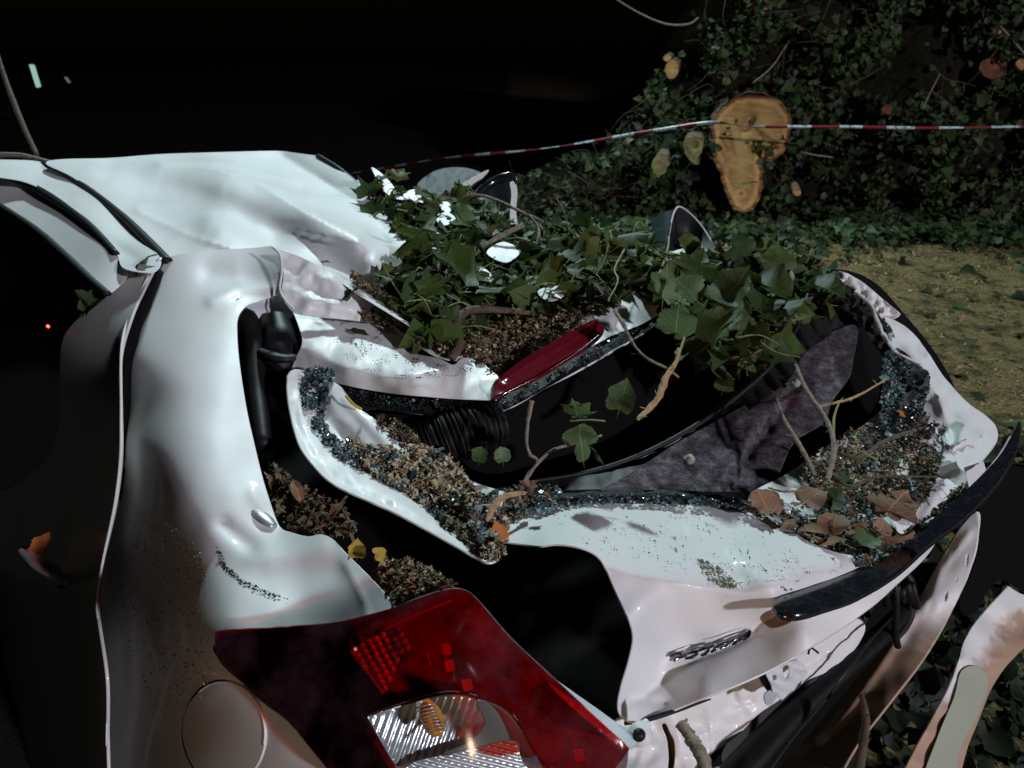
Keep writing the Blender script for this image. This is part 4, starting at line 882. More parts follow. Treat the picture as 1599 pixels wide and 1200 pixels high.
cav = tube('bumper_core', px((1415, 895, 1.50), (1418, 935, 1.47), (1392, 975, 1.42), (1325, 1035, 1.34), (1235, 1115, 1.25), (1130, 1230, 1.15)), [.008, .014, .018, .020, .022, .026], M['black'], car, sides=12, flat=.7)
tube('core_edge', px((1392, 965, 1.36), (1360, 1000, 1.31), (1300, 1080, 1.24), (1240, 1150, 1.17), (1190, 1220, 1.12)), .0022, M['rubber'], car, sides=6)
tube('wiring_loom', px((1395, 905, 1.36), (1400, 940, 1.36), (1398, 985, 1.38), (1402, 1010, 1.40)), .006, M['black'], car)
tube('wiring_loom', px((1405, 893, 1.44), (1420, 905, 1.44), (1424, 940, 1.44), (1416, 975, 1.44), (1395, 1000, 1.44)), [.006, .009, .008, .006], M['rubber'], car)
tube('cable_loop', px((1358, 930, 1.27), (1362, 918, 1.27), (1372, 924, 1.28), (1366, 938, 1.28), (1358, 930, 1.27)), .0025, M['black'], car, sides=6)
for k in range(7):
    a = (1375 + k*8, 915 + 6*math.sin(k*2), 1.33 + k*.01)
    tube('plastic_rib', px(a, (a[0] + random.uniform(-6, 10), a[1] + random.uniform(15, 40), a[2] + .02)), random.uniform(.004, .009), M['black'], car, sides=6, n=2)
panel('bumper_skirt', [(1240,1000), (1300,965), (1345,950), (1340,990), (1290,1050), (1220,1120), (1140,1190), (1130,1170), (1180,1110)], Depth([(1240,1000,1.36), (1345,950,1.42), (1140,1190,1.25)]), M['black'], car, 8)
tsD = Depth([(1575,918,1.77), (1620,930,1.81), (1600,1000,1.72), (1540,1000,1.67), (1500,1080,1.58), (1545,1075,1.63), (1450,1200,1.47), (1500,1220,1.49)])
panelc('torn_bumper_end', (.008, 50), [(1575,916,1), (1598,930), (1625,932,1), (1625,1000,1), (1600,1010), (1570,1042), (1548,1075), (1530,1120), (1510,1170), (1495,1230,1), (1400,1230,1), (1425,1180), (1455,1125), (1480,1080), (1495,1040), (1505,1005), (1522,975), (1548,945)], tsD, M['paint_shade'], car, 5,
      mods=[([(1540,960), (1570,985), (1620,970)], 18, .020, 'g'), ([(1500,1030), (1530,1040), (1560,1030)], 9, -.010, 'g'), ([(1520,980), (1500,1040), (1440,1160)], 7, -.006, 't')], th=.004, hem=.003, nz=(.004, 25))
panel('foam_insert', [(1502,1048), (1528,1042), (1543,1065), (1530,1110), (1500,1170), (1485,1230), (1440,1230), (1465,1150), (1490,1090)], lambda U, V: o_depth['torn_bumper_end'](U, V) - .006, M['foam'], car, 6)
panel('black_undertray', [(1545,748,1), (1582,722,1), (1625,732,1), (1625,915), (1560,905), (1520,960), (1498,940), (1525,870), (1530,790)], Depth([(1545,748,1.86), (1625,732,2.1), (1520,950,1.65), (1625,915,1.8)]), M['void'], car, 12, th=.01)
tube('undertray_edge', px((1548, 748, 1.84), (1580, 724, 1.92), (1630, 735, 2.08)), .0025, M['black'], car, sides=6)
for q, c in (((1500, 700, 1.74), 'paint_dirty'), ((1478, 735, 1.66), 'primer'), ((1520, 735, 1.62), 'primer')):
    u, v, d = q; panel('torn_bracket', [(u-14, v-4, 1), (u+16, v-14, 1), (u+24, v+14, 1), (u-6, v+28, 1)], lambda U, V, d=d, u=u: d + (np.asarray(U) - u) * .0012, M[c], car, 5, nz=(.01, 10))

# far side bits: door pillar, mirror, curled trim
panel('crazed_glass', [(650,292), (670,272), (700,262), (735,264), (755,275), (735,292), (700,310), (665,305)], Depth([(650,292,3.0), (755,270,3.1), (690,305,2.9)]), mat('crazed_glass', rough=.6, spec=.2, build=rough_noise((.004, .007, .007), (.018, .026, .025), 30, .5, .006)), car, 4, nz=(.02, 10))
panel('far_pillar', [(692,312), (710,296), (735,280), (762,266), (758,274), (735,295), (715,310), (700,322)], Depth([(692,312,2.85), (762,268,3.0)]), M['paint'], car, 4)
tube('far_frame', px((738, 318, 2.85), (750, 300, 2.88), (770, 284, 2.9), (795, 275, 2.9), (806, 278, 2.9), (800, 290, 2.9)), [.012, .018, .018, .012, .008], M['gloss'], car)
panel('far_frame_inner', [(750,300), (795,282), (800,300), (795,350), (770,355), (755,330)], Depth([(750,300,2.92), (800,300,2.95), (780,350,2.85)]), M['void'], car, 6)
panel('far_jamb', [(797,286), (804,284), (808,300), (806,330), (808,354), (798,356), (797,330), (799,305)], Depth([(800,286,2.88), (803,355,2.8)]), M['paint'], car, 4)
panel('far_cladding', [(780,358), (800,360), (830,366), (862,388), (850,392), (820,390), (790,378)], Depth([(780,358,2.75), (862,388,2.65)]), M['gloss'], car, 5)
for pl in ([(598,296), (618,300), (640,302), (650,308), (630,312), (612,308)], [(636,300), (652,296), (660,304), (648,316)], [(686,318), (700,316), (704,328), (696,334)], [(680,338), (700,332), (712,345), (690,352)], [(760,395), (785,378), (812,392), (790,410)], [(580,262), (600,275), (618,298), (600,296)], [(725,430), (752,418), (770,436), (742,446)], [(840,455), (868,446), (880,462), (856,470)], [(985,395), (1010,388), (1018,402), (995,408)], [(655,372), (680,362), (702,380), (672,392)]):
    panel('bent_flange', pl, lambda U, V: 2.60 - (np.asarray(V) - 300) * .0042, M['paint_dirty'], car, 4, nz=(.01, 22))
tr = panel('curled_trim', [(1016,342,1), (1035,333), (1060,323,1), (1052,333), (1047,350), (1043,370), (1036,384), (1025,397,1), (1020,380), (1018,360)], Depth([(1016,342,2.58), (1060,323,2.5), (1025,397,2.4), (1035,360,2.46)]), mat('grey_green_gloss', (.05, .075, .075), .15, spec=.7, coat=.6), car, 4, th=.004,
      mods=[([(1035,335), (1030,390)], 10, -.012, 'g')])
panel('trim_back', [(1060,323,1), (1075,333), (1092,350), (1108,375), (1122,400), (1100,395), (1070,385), (1040,395), (1028,396), (1045,368), (1050,338)], Depth([(1060,323,2.52), (1122,400,2.42), (1030,396,2.45), (1075,370,2.56)]), M['black'], tr, 4)
tube('trim_edge', px((1025, 397, 2.39), (1036, 384, 2.40), (1044, 368, 2.43), (1048, 348, 2.46), (1053, 331, 2.48), (1061, 323, 2.49), (1078, 334, 2.48), (1096, 354, 2.46), (1112, 380, 2.42), (1124, 402, 2.39)), .0026, M['paint'], tr, sides=6)
panel('hinge_cover', [(1044,398), (1060,390), (1085,387), (1105,391), (1116,402), (1100,412), (1080,412), (1060,406)], Depth([(1044,398,2.36), (1116,402,2.36), (1080,412,2.30), (1080,388,2.38)]), M['paint'], car, 4)

# crushed rear roof under the leaves
rrD = Depth([(560,290,2.78), (700,320,2.72), (840,370,2.62), (1000,380,2.62), (1110,400,2.47), (1300,440,2.28), (1200,510,2.0), (1040,465,2.12), (760,540,1.84), (620,480,1.93), (700,430,2.15), (900,440,2.22)])
panelc('crushed_rear_roof', (.08, 60), [(555,285), (600,300), (700,325), (840,378), (1000,385), (1100,402), (1200,408), (1310,440), (1300,470), (1200,520), (1120,500), (1040,470), (950,495), (840,525), (760,556), (690,560), (620,515), (590,475), (650,440), (610,370)], rrD, M['paint_dirty'], car, 9, nz=(.05, 45))

# ------------------------------------------------------------------ tail lamp
lD = Depth([(338,1005,1.045), (430,985,1.03), (500,978,1.02), (620,948,1.005), (700,926,.985), (735,932,.965), (800,1000,.945), (980,1170,.93), (905,1215,.885), (780,1090,.895), (700,1075,.895), (570,1115,.945), (450,1110,.99), (560,1220,.93), (690,1010,.915), (760,1200,.88), (600,1030,.955)])
tl = panel('tail_lamp', [(336,998), (348,986), (430,981), (520,973), (600,954), (650,936), (700,921), (730,925), (756,950), (800,1000), (880,1075), (982,1170,1), (925,1225), (540,1225), (440,1115), (350,1040)],
      lambda U, V: np.maximum(lD(U, V) + .02, 1.035 - (np.asarray(U) - 340) * .00005), M['redback'], car, 8, th=.004)
panel('red_lens', [(336,998), (348,986), (430,981), (520,973), (600,954), (650,936), (700,921), (730,925), (756,950), (800,1000), (880,1075), (982,1170,1), (930,1225), (868,1225), (838,1175), (798,1112), (755,1090), (700,1078), (640,1092), (565,1118,1), (622,1225), (540,1225), (440,1115), (350,1040)],
      lD, M['redlens'], tl, 7, th=.003, mods=[([(540,1010), (640,955), (735,935)], 6, -.005, 't'), ([(735,935), (800,1010), (975,1165)], 6, -.004, 't'), ([(640,1092), (755,1090), (860,1200)], 10, -.004, 'g'), ([(712,1012)], 48, -.011, 'g')], hem=.002, seg=10)
panel('clear_lens', [(567,1121,1), (640,1095), (700,1081), (755,1093), (796,1115), (835,1177), (864,1225), (624,1225)], lambda U, V: lD(U, V) + .001, M['clearlens'], tl, 7, th=.002)
panel('dark_mask', [(338,1005), (430,985), (545,975), (545,1020), (600,1085), (610,1100), (560,1118), (615,1225), (540,1225), (440,1115), (355,1040)], lambda U, V: lD(U, V) + .012, M['void'], tl, 9)
panel('ribbed_bowl', [(575,1120,1), (640,1100), (700,1086), (745,1095), (760,1130), (730,1165), (690,1180), (640,1190), (615,1190)], lambda U, V: .957 + (np.asarray(U) - 575) * .00034 - (np.asarray(V) - 1110) * .0001, M['silver'], tl, 2.6, th=.001,
      extra=lambda U, V: .0022 * np.abs(np.sin((U + V * .35) / 4.0)) + .00001 * (np.hypot(U - 675, V - 1130)) ** 1.6 * -1)
panel('ribbed_bowl', [(640,1195), (700,1178), (760,1162), (800,1155), (815,1190), (830,1228), (640,1228)], lambda U, V: .945 + (np.asarray(U) - 640) * .00022 - (np.asarray(V) - 1180) * .0002, M['silver'], tl, 2.6, th=.001,
      extra=lambda U, V: .0022 * np.abs(np.sin((V - U * .25) / 3.2)))
panel('smoked_divider', [(745,1095), (790,1115), (835,1175), (815,1180), (800,1155), (690,1180), (730,1162), (758,1130)], lambda U, V: lD(U, V) + .024, M['silverd'], tl, 6)
tube('amber_bulb', [P(664, 1098, .95), P(670, 1112, .94), P(678, 1130, .935), P(684, 1146, .935)], [.006, .013, .014, .008], M['amber'], tl, sides=14)
for k in range(9):
    c = (668 + k * 2.2, 1102 + k * 5.2)
    tube('bulb_rib', px((c[0]-18, c[1]+4, .922), (c[0]-4, c[1], .915), (c[0]+12, c[1]-3, .922)), .0009, M['silver'], tl, sides=4, n=2)
# honeycomb reflector and inner facets behind the red lens
hc = []
for i in range(9):
    for j in range(8):
        u = 555 + i*11 + j*5.0; v = 1015 + j*9.5 - i*5.5
        if not inside(np.array([(547,1016), (600,990), (645,968), (650,990), (620,1040), (605,1080), (597,1080)]), np.array([u]), np.array([v]))[0]: continue
        d = .985 + (u - 547) * .0003 - (v - 1016) * .0005
        cpt = P(u, v, d - .006); ring = [P(u + 6.0*math.cos(a), v + 6.0*math.sin(a), d) for a in np.linspace(.3, 6.58, 7)[:-1]]
        hc.append(([cpt] + ring, [(0, k+1, (k+1) % 6 + 1) for k in range(6)]))
M['reflect'] = mat('bright_reflector', (.95, .92, .9), .3, metal=.15)
o = obj('reflector_facets', *join_data(hc), M['reflect'], tl, smooth=False)
tube('reflector_edge', [P(u, v, float(lD(u, v)[0]) + .008) for u, v in ((549, 1018), (572, 1048), (598, 1083))], .0018, M['reflect'], tl, sides=6)
tube('light_bar', [P(u, v, float(lD(u, v)[0]) + .008) for u, v in ((600, 984), (655, 958), (705, 938))], .0016, M['reflect'], tl, sides=6)
for (u, v, a) in ((688, 1028, 0), (702, 1040, 12), (697, 1014, 5), (662, 1032, 0), (730, 1070, -10), (905, 1180, 20)):
    panel('lamp_facet', [(u-9, v-7, 1), (u+5, v-9, 1), (u+9, v+6, 1), (u-4, v+9, 1)], lambda U, V, u=u, v=v, a=a: lD(U, V) + .022 + (np.asarray(U) - u) * .0006 * (1 if a else -1), M['reflect'], tl, 4)
dots = []
for k in range(44):
    t = k / 43; u = 752 + t*108; v = 978 + t*100; c = P(u, v, float(lD(u, v)[0]) + .006)
    dots.append(([c + Vector(q) * .0009 for q in ((1,0,0), (-1,0,0), (0,1,0), (0,-1,0), (0,0,1), (0,0,-1))], [(0,2,4), (2,1,4), (1,3,4), (3,0,4), (2,0,5), (1,2,5), (3,1,5), (0,3,5)]))
obj('dotted_line', *join_data(dots), M['reflect'], tl, smooth=False)

# ================================================================== DEBRIS ON THE WRECK
def hash_(t): return sum(ord(c) * (i + 1) for i, c in enumerate(t)) % 97
def pile(name, poly, depth, spec, label, cat='debris'):
    """a heap: an Empty with one 'stuff' part per kind of crumb"""
    c = catmull(poly, 4).mean(0); r = empty(name, P(c[0], c[1], float(depth(c[0], c[1])[0])), label, cat)
    for i_, (nm, n, size, m, shp, lift, fall) in enumerate(spec):
        if fall is None: fall = clumpy(22, .38, .56, hash_(name) + i_ * 3.7)
        n = int(n * 2.3); size *= .58; lift *= .8
        tag(debris(nm, poly, depth, n, size * (.72 if m == 'blackcrumb' else 1), M[m], shp, r, lift, 1.0, fall), kind='stuff')
    return r
fr = o_depth['tailgate_frame']
def W(n, s=.010, lift=.014, f=None): return ('wood_chips', n, s, 'chip', [CHIP, SLIV, CHIP], lift, f)
def G(n, s=.006, lift=.012, f=None): return ('glass_cubes', n, s, 'shard', [CUBE], lift, f)
def K(n, s=.006, lift=.012, f=None): return ('black_crumbs', n, s, 'blackcrumb', [CUBE, CHIP], lift, f)
def D_(n, s=.014, lift=.014, f=None): return ('leaf_crumbs', n, s, 'mulch', [CHIP, SLIV], lift, f)
pile('frame_grit', [(474,582), (520,582), (512,620), (508,665), (530,690), (562,705), (575,725), (560,735), (520,705), (490,670), (474,630)], fr, [K(800, .0055, .010), G(420)], 'black gasket crumbs packed into the upper end of the tailgate frame')
pile('frame_debris', [(540,690), (575,700), (620,703), (660,700), (700,720), (730,750), (755,790), (775,830), (770,868), (735,850), (690,815), (640,775), (580,740)], fr, [W(1500, .011), G(520, .007), K(200, .005), D_(260, .012)], 'wood chips and broken glass heaped along the tailgate frame')
pile('frame_scraps', [(590,655), (620,662), (655,690), (630,690), (600,675)], fr, [D_(150, .008), W(60, .006)], 'small brown scraps on the inner edge of the tailgate frame')
pile('frame_tip_debris', [(700,805), (740,815), (790,860), (775,878), (740,862)], fr, [D_(160, .009), W(120, .007)], 'brown scraps at the lower tip of the tailgate frame')
jD = Depth([(740,800,1.30), (780,860,1.25), (860,785,1.40), (800,820,1.33), (850,770,1.44)])
pile('joint_debris', [(735,790), (790,768), (850,762), (880,775), (850,796), (800,818), (760,845), (740,838)], jD, [D_(260, .012), G(420, .007), W(90, .008), K(260)], 'twigs, glass cubes and leaf scraps where the frame meets the tailgate skin')
seD = Depth([(830,790,1.37), (960,777,1.43), (1100,780,1.43), (1200,800,1.38)])
pile('edge_glass', [(800,805), (860,783), (960,776), (1100,778), (1190,790), (1210,806), (1100,790), (960,786), (870,793)], seD, [G(420, .005, .006), K(600, .006, .008)], 'row of tiny glass cubes along the top edge of the tailgate skin')
le = o_depth['tailgate_ledge']; leN = lambda U, V: le(U, V) - .01
pile('ledge_debris', [(1255,735), (1290,700), (1340,675), (1400,690), (1460,700), (1462,740), (1440,790), (1400,800), (1350,790), (1290,775)], leN, [W(900, .009), G(550, .007), D_(650, .014), K(200)], 'mixed chips, glass and bark on the right tailgate ledge')
pile('ledge_glass', [(1290,780), (1350,800), (1400,830), (1370,870), (1320,880), (1260,850), (1220,815)], leN, [G(500, .006), D_(150, .012), W(120, .008)], 'glass cubes and chips under the brown leaves by the gloss trim')
cor = o_depth['tailgate_corner']
pile('corner_grit', [(1385,560), (1430,575), (1450,590), (1440,640), (1400,665), (1370,680), (1375,620)], lambda U, V: cor(U, V) - .01, [K(420, .006, .012), G(420, .007)], 'black sealant crumbs and glass in the right window corner')
pile('corner_clod', [(1405,650), (1435,640), (1455,670), (1475,680), (1440,690), (1400,690)], lambda U, V: cor(U, V) - .015, [K(320, .008, .03), D_(150, .012)], 'dark clod of soil and bark on the white right corner')
pile('trim_debris', [(1340,880), (1420,830), (1470,790), (1500,760), (1490,790), (1430,845), (1370,880)], Depth([(1340,880,1.27), (1500,770,1.50), (1430,840,1.37)]), [D_(220, .010), G(160, .006)], 'leaf scraps and glass along the top of the gloss trim')
sp = o_depth['spoiler']; hu = o_depth['tailgate_top']
pile('spoiler_debris', [(640,510), (700,500), (760,520), (820,500), (900,475), (925,495), (860,540), (800,572), (775,592), (745,566), (700,560), (650,545)], lambda U, V: hu(U, V) - .015, [W(1000, .009, .03), D_(900, .013, .035)], 'sawdust and dark litter piled behind the high brake light')
pile('hatch_edge_grit', [(600,490), (640,505), (660,540), (640,540), (620,515), (560,500)], lambda U, V: sp(U, V) - .02, [D_(260, .012, .03), W(120, .007)], 'litter on the back edge of the spoiler')
pile('seal_crumbs', [(530,600), (600,612), (700,622), (770,625), (860,588), (950,532), (1000,515), (960,545), (850,602), (760,645), (650,640), (570,632)], lambda U, V: o_depth['sealant_strip'](U, V) - .004, [K(900, .005, .010), G(50, .005)], 'gritty sealant crumbs along the glass edge under the spoiler')
pile('pillar_debris', [(545,430), (590,455), (640,490), (680,520), (650,515), (600,490), (570,465)], Depth([(545,430,1.90), (680,520,1.84), (600,470,1.88)]), [D_(260, .014, .02), W(160, .008)], 'bark and litter in the fold beside the rear pillar')
lpD = Depth([(430,720,1.44), (520,830,1.26), (700,930,1.08), (600,900,1.14), (560,840,1.22)])
pile('well_litter', [(425,735), (470,770), (530,800), (560,840), (520,838), (470,835), (440,822), (425,790)], lpD, [D_(320, .016, .03), W(60, .008)], 'brown litter caught in the well beside the quarter panel')
pile('lamp_sawdust', [(590,890), (640,880), (690,905), (705,922), (660,936), (622,946), (600,920)], Depth([(590,890,1.13), (705,922,1.03), (622,946,1.06)]), [W(700, .007, .012), D_(220, .010)], 'pale sawdust heaped on top of the tail lamp')
quarter = o_depth['quarter_panel']
tag(debris('paint_grit', [(170,780), (280,830), (320,880), (320,960), (330,1080), (240,1100), (180,960)], quarter, 1500, .0010, M['dustgrain'], [CUBE], None, .0003), 'fine grit sprinkled over the shaded rear flank', 'grit', kind='stuff')
tag(debris('edge_grit', [(340,855), (350,872), (362,890), (392,912), (450,936), (410,926), (368,904), (348,882)], quarter, 150, .0013, M['blackcrumb'], [CUBE], None, .001), 'row of black specks along the buckle above the tail lamp', 'grit', kind='stuff')
tag(debris('skin_grit', [(880,800), (1180,815), (1320,890), (1240,925), (1000,880), (900,840)], o_depth['tailgate_skin'], 260, .0022, M['mulch'], [CHIP, SLIV], None, .001), 'tiny dirt flecks on the white tailgate skin', 'grit', kind='stuff')
tag(debris('spoiler_grit', [(520,500), (620,520), (650,560), (720,565), (740,585), (600,590), (540,560)], sp, 380, .0026, M['mulch'], [CHIP, SLIV], None, .001, 1, clumpy(25)), 'dirt flecks on the crumpled spoiler', 'grit', kind='stuff')
tag(debris('moss_smear', [(1090,875), (1120,885), (1150,912), (1140,920), (1110,905)], o_depth['tailgate_skin'], 160, .003, mat('moss', (.16, .18, .10), .9), [CHIP], None, .001), 'greenish bark smear on the tailgate skin', 'smear', kind='stuff')

# fallen boughs with their big leaves; beds of small ones below
pileD = Depth([(560,290,2.74), (700,320,2.66), (840,370,2.55), (1000,380,2.52), (1110,400,2.38), (1300,440,2.18), (1200,510,1.92), (1040,465,2.02), (1100,560,1.72), (760,540,1.80), (620,480,1.88), (700,430,2.08), (900,440,2.12)])
PL = [(565,290), (610,300), (660,315), (720,318), (760,330), (830,365), (900,355), (1000,375), (1050,405), (1120,405), (1200,400), (1290,425), (1300,470), (1240,500), (1180,560), (1120,560), (1060,500), (1000,455), (930,480), (860,500), (760,520), (700,545), (650,510), (600,470), (620,430), (650,410), (610,350)]
q = px_in(PL, 2600, clumpy(60, .3, .55, 2)); d = pileD(q[:, 0], q[:, 1]); X = arrP(q[:, 0], q[:, 1], d); X[:, 2] += rng.random(2600) * .06 - .035
bough = empty('fallen_bough', P(900, 430, 2.15), 'leafy bough with big glossy green leaves lying across the crushed roof', 'branch')
tag(scatter('small_leaves', SL + SLr, X, rng.lognormal(0, .35, 2600) * .045, [rquat(.9) for _ in range(2600)], M['leaf'], bough), kind='stuff')
q = px_in(PL, 2200, clumpy(60, .35, .6, 7)); X = arrP(q[:, 0], q[:, 1], pileD(q[:, 0], q[:, 1])); X[:, 2] += rng.random(2200) * .05 - .03
tag(scatter('broken_bits', [CHIP, SLIV, SLIV], X, rng.lognormal(0, .4, 2200) * .018, [rquat(1) for _ in range(2200)], M['mulch'], bough), kind='stuff')
q = px_in(PL, 200)
for u, v in q:
    dd = float(pileD(u, v)[0]); p = P(u, v, dd); p.z += random.uniform(.0, .07)
    k = random.choices(['heart', 'ivy', 'maple', 'round'], [3, 3, 3, 2])[0]
    add_leaf(p, random.uniform(.045, .088), leaf_rot(.7), k, 'leaf', bough)
L = []
for u, v in px_in(PL, 170):
    a = P(u, v, float(pileD(u, v)[0])) + Vector((0, 0, random.uniform(0, .06))); dv = Vector((random.gauss(0, 1), random.gauss(0, 1), random.gauss(0, .4))).normalized() * random.uniform(.05, .16)
    L.append(tube_data([a, a + dv * .5 + Vector((0, 0, random.uniform(-.015, .02))), a + dv], [random.uniform(.0010, .0026), .0008], 5, 4))
tag(obj('fine_stems', *join_data(L), M['twig_green'], bough), kind='stuff')
# hand-placed bigger leaves around the edges of the heap: (u, v, d, size, kind)
for (u, v, d_, s_, k) in [(205,422,1.78,.065,'maple'), (530,470,1.84,.075,'ivy'), (515,410,1.9,.03,'long'), (545,515,1.8,.05,'long'), (640,370,2.15,.10,'maple'), (620,450,1.9,.10,'maple'), (665,440,1.93,.10,'maple'), (690,480,1.86,.09,'ivy'), (745,430,1.95,.13,'ivy'), (800,450,1.9,.12,'maple'), (870,430,2.0,.12,'maple'), (560,300,2.6,.10,'maple'), (590,320,2.5,.09,'ivy'), (750,350,2.4,.12,'ivy'), (1010,400,2.2,.10,'heart'), (990,360,2.4,.09,'heart'), (940,400,2.2,.12,'maple'), (1180,440,1.9,.10,'round'), (1270,445,2.0,.09,'heart'), (1230,470,1.85,.09,'heart')]:
    add_leaf(P(u, v, d_), s_, leaf_rot(.5), k, 'leaf', bough)
for (u, v, d_, s_, k, mk) in [(130,490,1.74,.085,'ivy','leaf_pale')]:
    tag(add_leaf(P(u, v, d_), s_, (R(35), R(10), R(-60)), k, mk, name='torn_leaf'), 'torn pale green leaf wedged on the rear door shoulder', 'leaf')
# grey-green poplar leaves hanging into the opening
hang = empty('poplar_spray', P(1110, 490, 1.8), 'spray of pale poplar leaves hanging into the open tailgate', 'branch')
for (u, v, d_, s_, rx, ry, rz, k) in [(1125,475,1.66,.10,50,10,-60,'heart'), (1090,470,1.68,.075,40,-20,40,'round'), (1055,520,1.60,.080,75,0,170,'heart'), (1105,535,1.68,.10,60,10,-70,'heart'), (1150,530,1.74,.08,60,0,-20,'heart'), (1035,470,1.8,.09,60,20,10,'ivy'), (1180,480,1.8,.08,45,10,80,'heart'), (1080,440,1.85,.10,40,10,-20,'ivy'), (1140,600,1.75,.05,60,0,60,'round'), (1128,612,1.74,.045,60,0,-40,'round'), (1165,400,2.1,.08,40,0,30,'heart'), (1220,420,2.05,.09,40,0,0,'heart'), (1195,450,1.9,.08,50,0,100,'heart')]:
    add_leaf(P(u, v, d_), s_, (R(rx), R(ry), R(rz)), k, 'leaf_pale' if v > 455 else 'leaf', hang)
tube('stem', px((1060, 470, 1.75), (1075, 500, 1.72), (1058, 560, 1.64)), .003, M['twig_green'], hang, sides=6)

sprig = empty('sprig_in_opening', P(900, 700, 1.5), 'twig with fresh green leaves standing up inside the open tailgate', 'twig')
for (u, v, d_, s_, rx, ry, rz, k, mk) in [(968,640,1.42,.060,65,0,-35,'heart','leaf_pale'), (905,655,1.42,.055,60,10,160,'ivy','leaf_pale'), (905,690,1.40,.060,70,0,175,'heart','leaf_pale'), (912,725,1.38,.065,75,10,185,'long','leaf_pale'), (785,722,1.42,.032,60,0,20,'round','leaf_pale'), (748,722,1.42,.032,60,0,-20,'round','leaf_pale'), (940,720,1.50,.05,60,0,100,'heart','leaf')]:
    add_leaf(P(u, v, d_), s_, (R(rx), R(ry), R(rz)), k, mk, sprig)
tube('stem', px((815, 760, 1.40), (830, 735, 1.41), (860, 705, 1.43), (890, 695, 1.44), (940, 680, 1.44)), [.004, .003, .002], M['twig'], sprig, jit=.2)
tube('stem', px((830, 626, 1.44), (825, 655, 1.44), (822, 690, 1.42), (828, 712, 1.42)), [.005, .003, .004], M['twig'], sprig, jit=.25)
tube('stem', px((828, 712, 1.42), (838, 722, 1.42), (815, 760, 1.41)), [.003, .003], M['twig'], sprig)
tube('stem', px((890, 658, 1.43), (920, 656, 1.42), (945, 658, 1.42)), .0016, M['twig_green'], sprig, sides=6)
def twig(pts, r, label, m='twig', name='twig', jit=.2):
    r = [x * .78 for x in (r if hasattr(r, '__len__') else [r])]; r = r if len(r) > 1 else r[0]
    T = [tube_data(px(*pts), r, 8, 8, jit)]
    C = spline3(px(*pts), 5)
    for k in range(1, len(C) - 1, 4):       # buds and broken side shoots
        dv = Vector((random.gauss(0, 1), random.gauss(0, 1), random.gauss(.3, 1))).normalized() * random.uniform(.006, .028)
        r0 = (r[0] if hasattr(r, '__len__') else r) * .45; T.append(tube_data([C[k], C[k] + dv * .6, C[k] + dv], [r0, r0 * .7, r0 * .4], 6, 2, .2))
    return tag(obj(name, *join_data(T), M[m]), label, 'twig')
twig([(995,655,1.52), (1012,640,1.55), (1030,618,1.57), (1040,590,1.60), (1056,565,1.62), (1060,545,1.64)], [.005, .008, .010, .006, .004], 'orange-brown split twig slanting up inside the tailgate', 'twig_tan')
twig([(960,485,1.80), (975,510,1.72), (990,540,1.66), (1010,560,1.63), (1040,575,1.62), (1060,590,1.62)], [.006, .005, .004, .003], 'thin grey twig bending down from behind the brake light')
twig([(1243,570,1.74), (1255,600,1.66), (1270,625,1.60), (1290,655,1.55), (1302,690,1.50), (1300,720,1.47), (1292,750,1.44)], [.004, .006, .006, .007, .006], 'knobbly twig standing upright over the felt panel')
twig([(1212,622,1.66), (1225,655,1.60), (1245,690,1.54), (1262,720,1.50), (1274,745,1.46)], [.004, .006, .005], 'straight grey twig beside the knobbly one')
twig([(1280,635,1.60), (1310,628,1.62), (1340,618,1.66), (1385,592,1.72)], [.003, .004, .002], 'thin yellow twig crossing the black gap', 'twig_tan')
twig([(1310,630,1.60), (1303,650,1.56), (1302,675,1.52), (1306,700,1.50)], [.002, .0035, .002], 'short green shoot hooked on the knobbly twig', 'twig_green')
twig([(740,395,2.25), (770,375,2.25), (800,360,2.25), (818,352,2.25)], [.006, .009, .009], 'stout pale stick poking out of the leaves', 'twig')
twig([(680,316,2.6), (740,305,2.55), (780,315,2.5), (815,332,2.45), (848,346,2.42)], [.004, .006, .007, .006], 'long grey twig arching over the far pillar', 'twig')
twig([(825,335,2.42), (840,355,2.40), (840,375,2.36), (834,392,2.32)], [.004, .006, .004], 'short side twig drooping from the arching one', 'twig')
twig([(600,300,2.72), (640,302,2.68), (655,290,2.68)], [.006, .007, .004], 'brown stick on the far roof corner', 'twig')
twig([(705,560,1.70), (718,535,1.74), (712,505,1.78), (735,485,1.82), (790,485,1.86), (830,490,1.9)], [.012, .014, .014, .012, .007], 'thick curved branch stub lying in the litter behind the spoiler', 'twigdark')
twig([(610,480,1.88), (650,490,1.84), (690,530,1.78)], [.007, .009, .006], 'brown branch piece beside the rear pillar', 'twigdark')
twig([(1190,470,1.9), (1235,440,2.0), (1230,420,2.08), (1205,395,2.2)], [.006, .007, .005], 'curved bare twig above the poplar spray')
twig([(1020,450,1.95), (1040,400,2.15), (1045,370,2.25)], .004, 'thin upright twig right of the leaf heap', 'twig_green')
twig([(950,470,1.8), (965,440,1.9), (960,420,2.0), (975,390,2.1)], .0035, 'hooked thin twig in the leaf heap', 'twig_green')
twig([(760,815,1.28), (772,790,1.30), (790,775,1.32), (820,770,1.34)], [.006, .008, .004], 'curled bark strip at the joint of the frame', 'twig_tan')
twig([(1062,1130,1.06), (1080,1155,1.04), (1095,1180,1.02), (1112,1225,.99)], [.0105, .0115, .012], 'cut grey stick leaning on the rear panel', 'twig')
twig([(1345,1085,1.20), (1352,1120,1.18), (1348,1160,1.16), (1335,1225,1.14)], [.005, .008, .009, .009], 'dark stick hanging below the bumper beam', 'twigdark')
twig([(1290,700,1.58), (1340,715,1.55), (1380,690,1.60), (1430,672,1.66)], [.004, .006, .005], 'rough stick across the right ledge', 'twigdark')
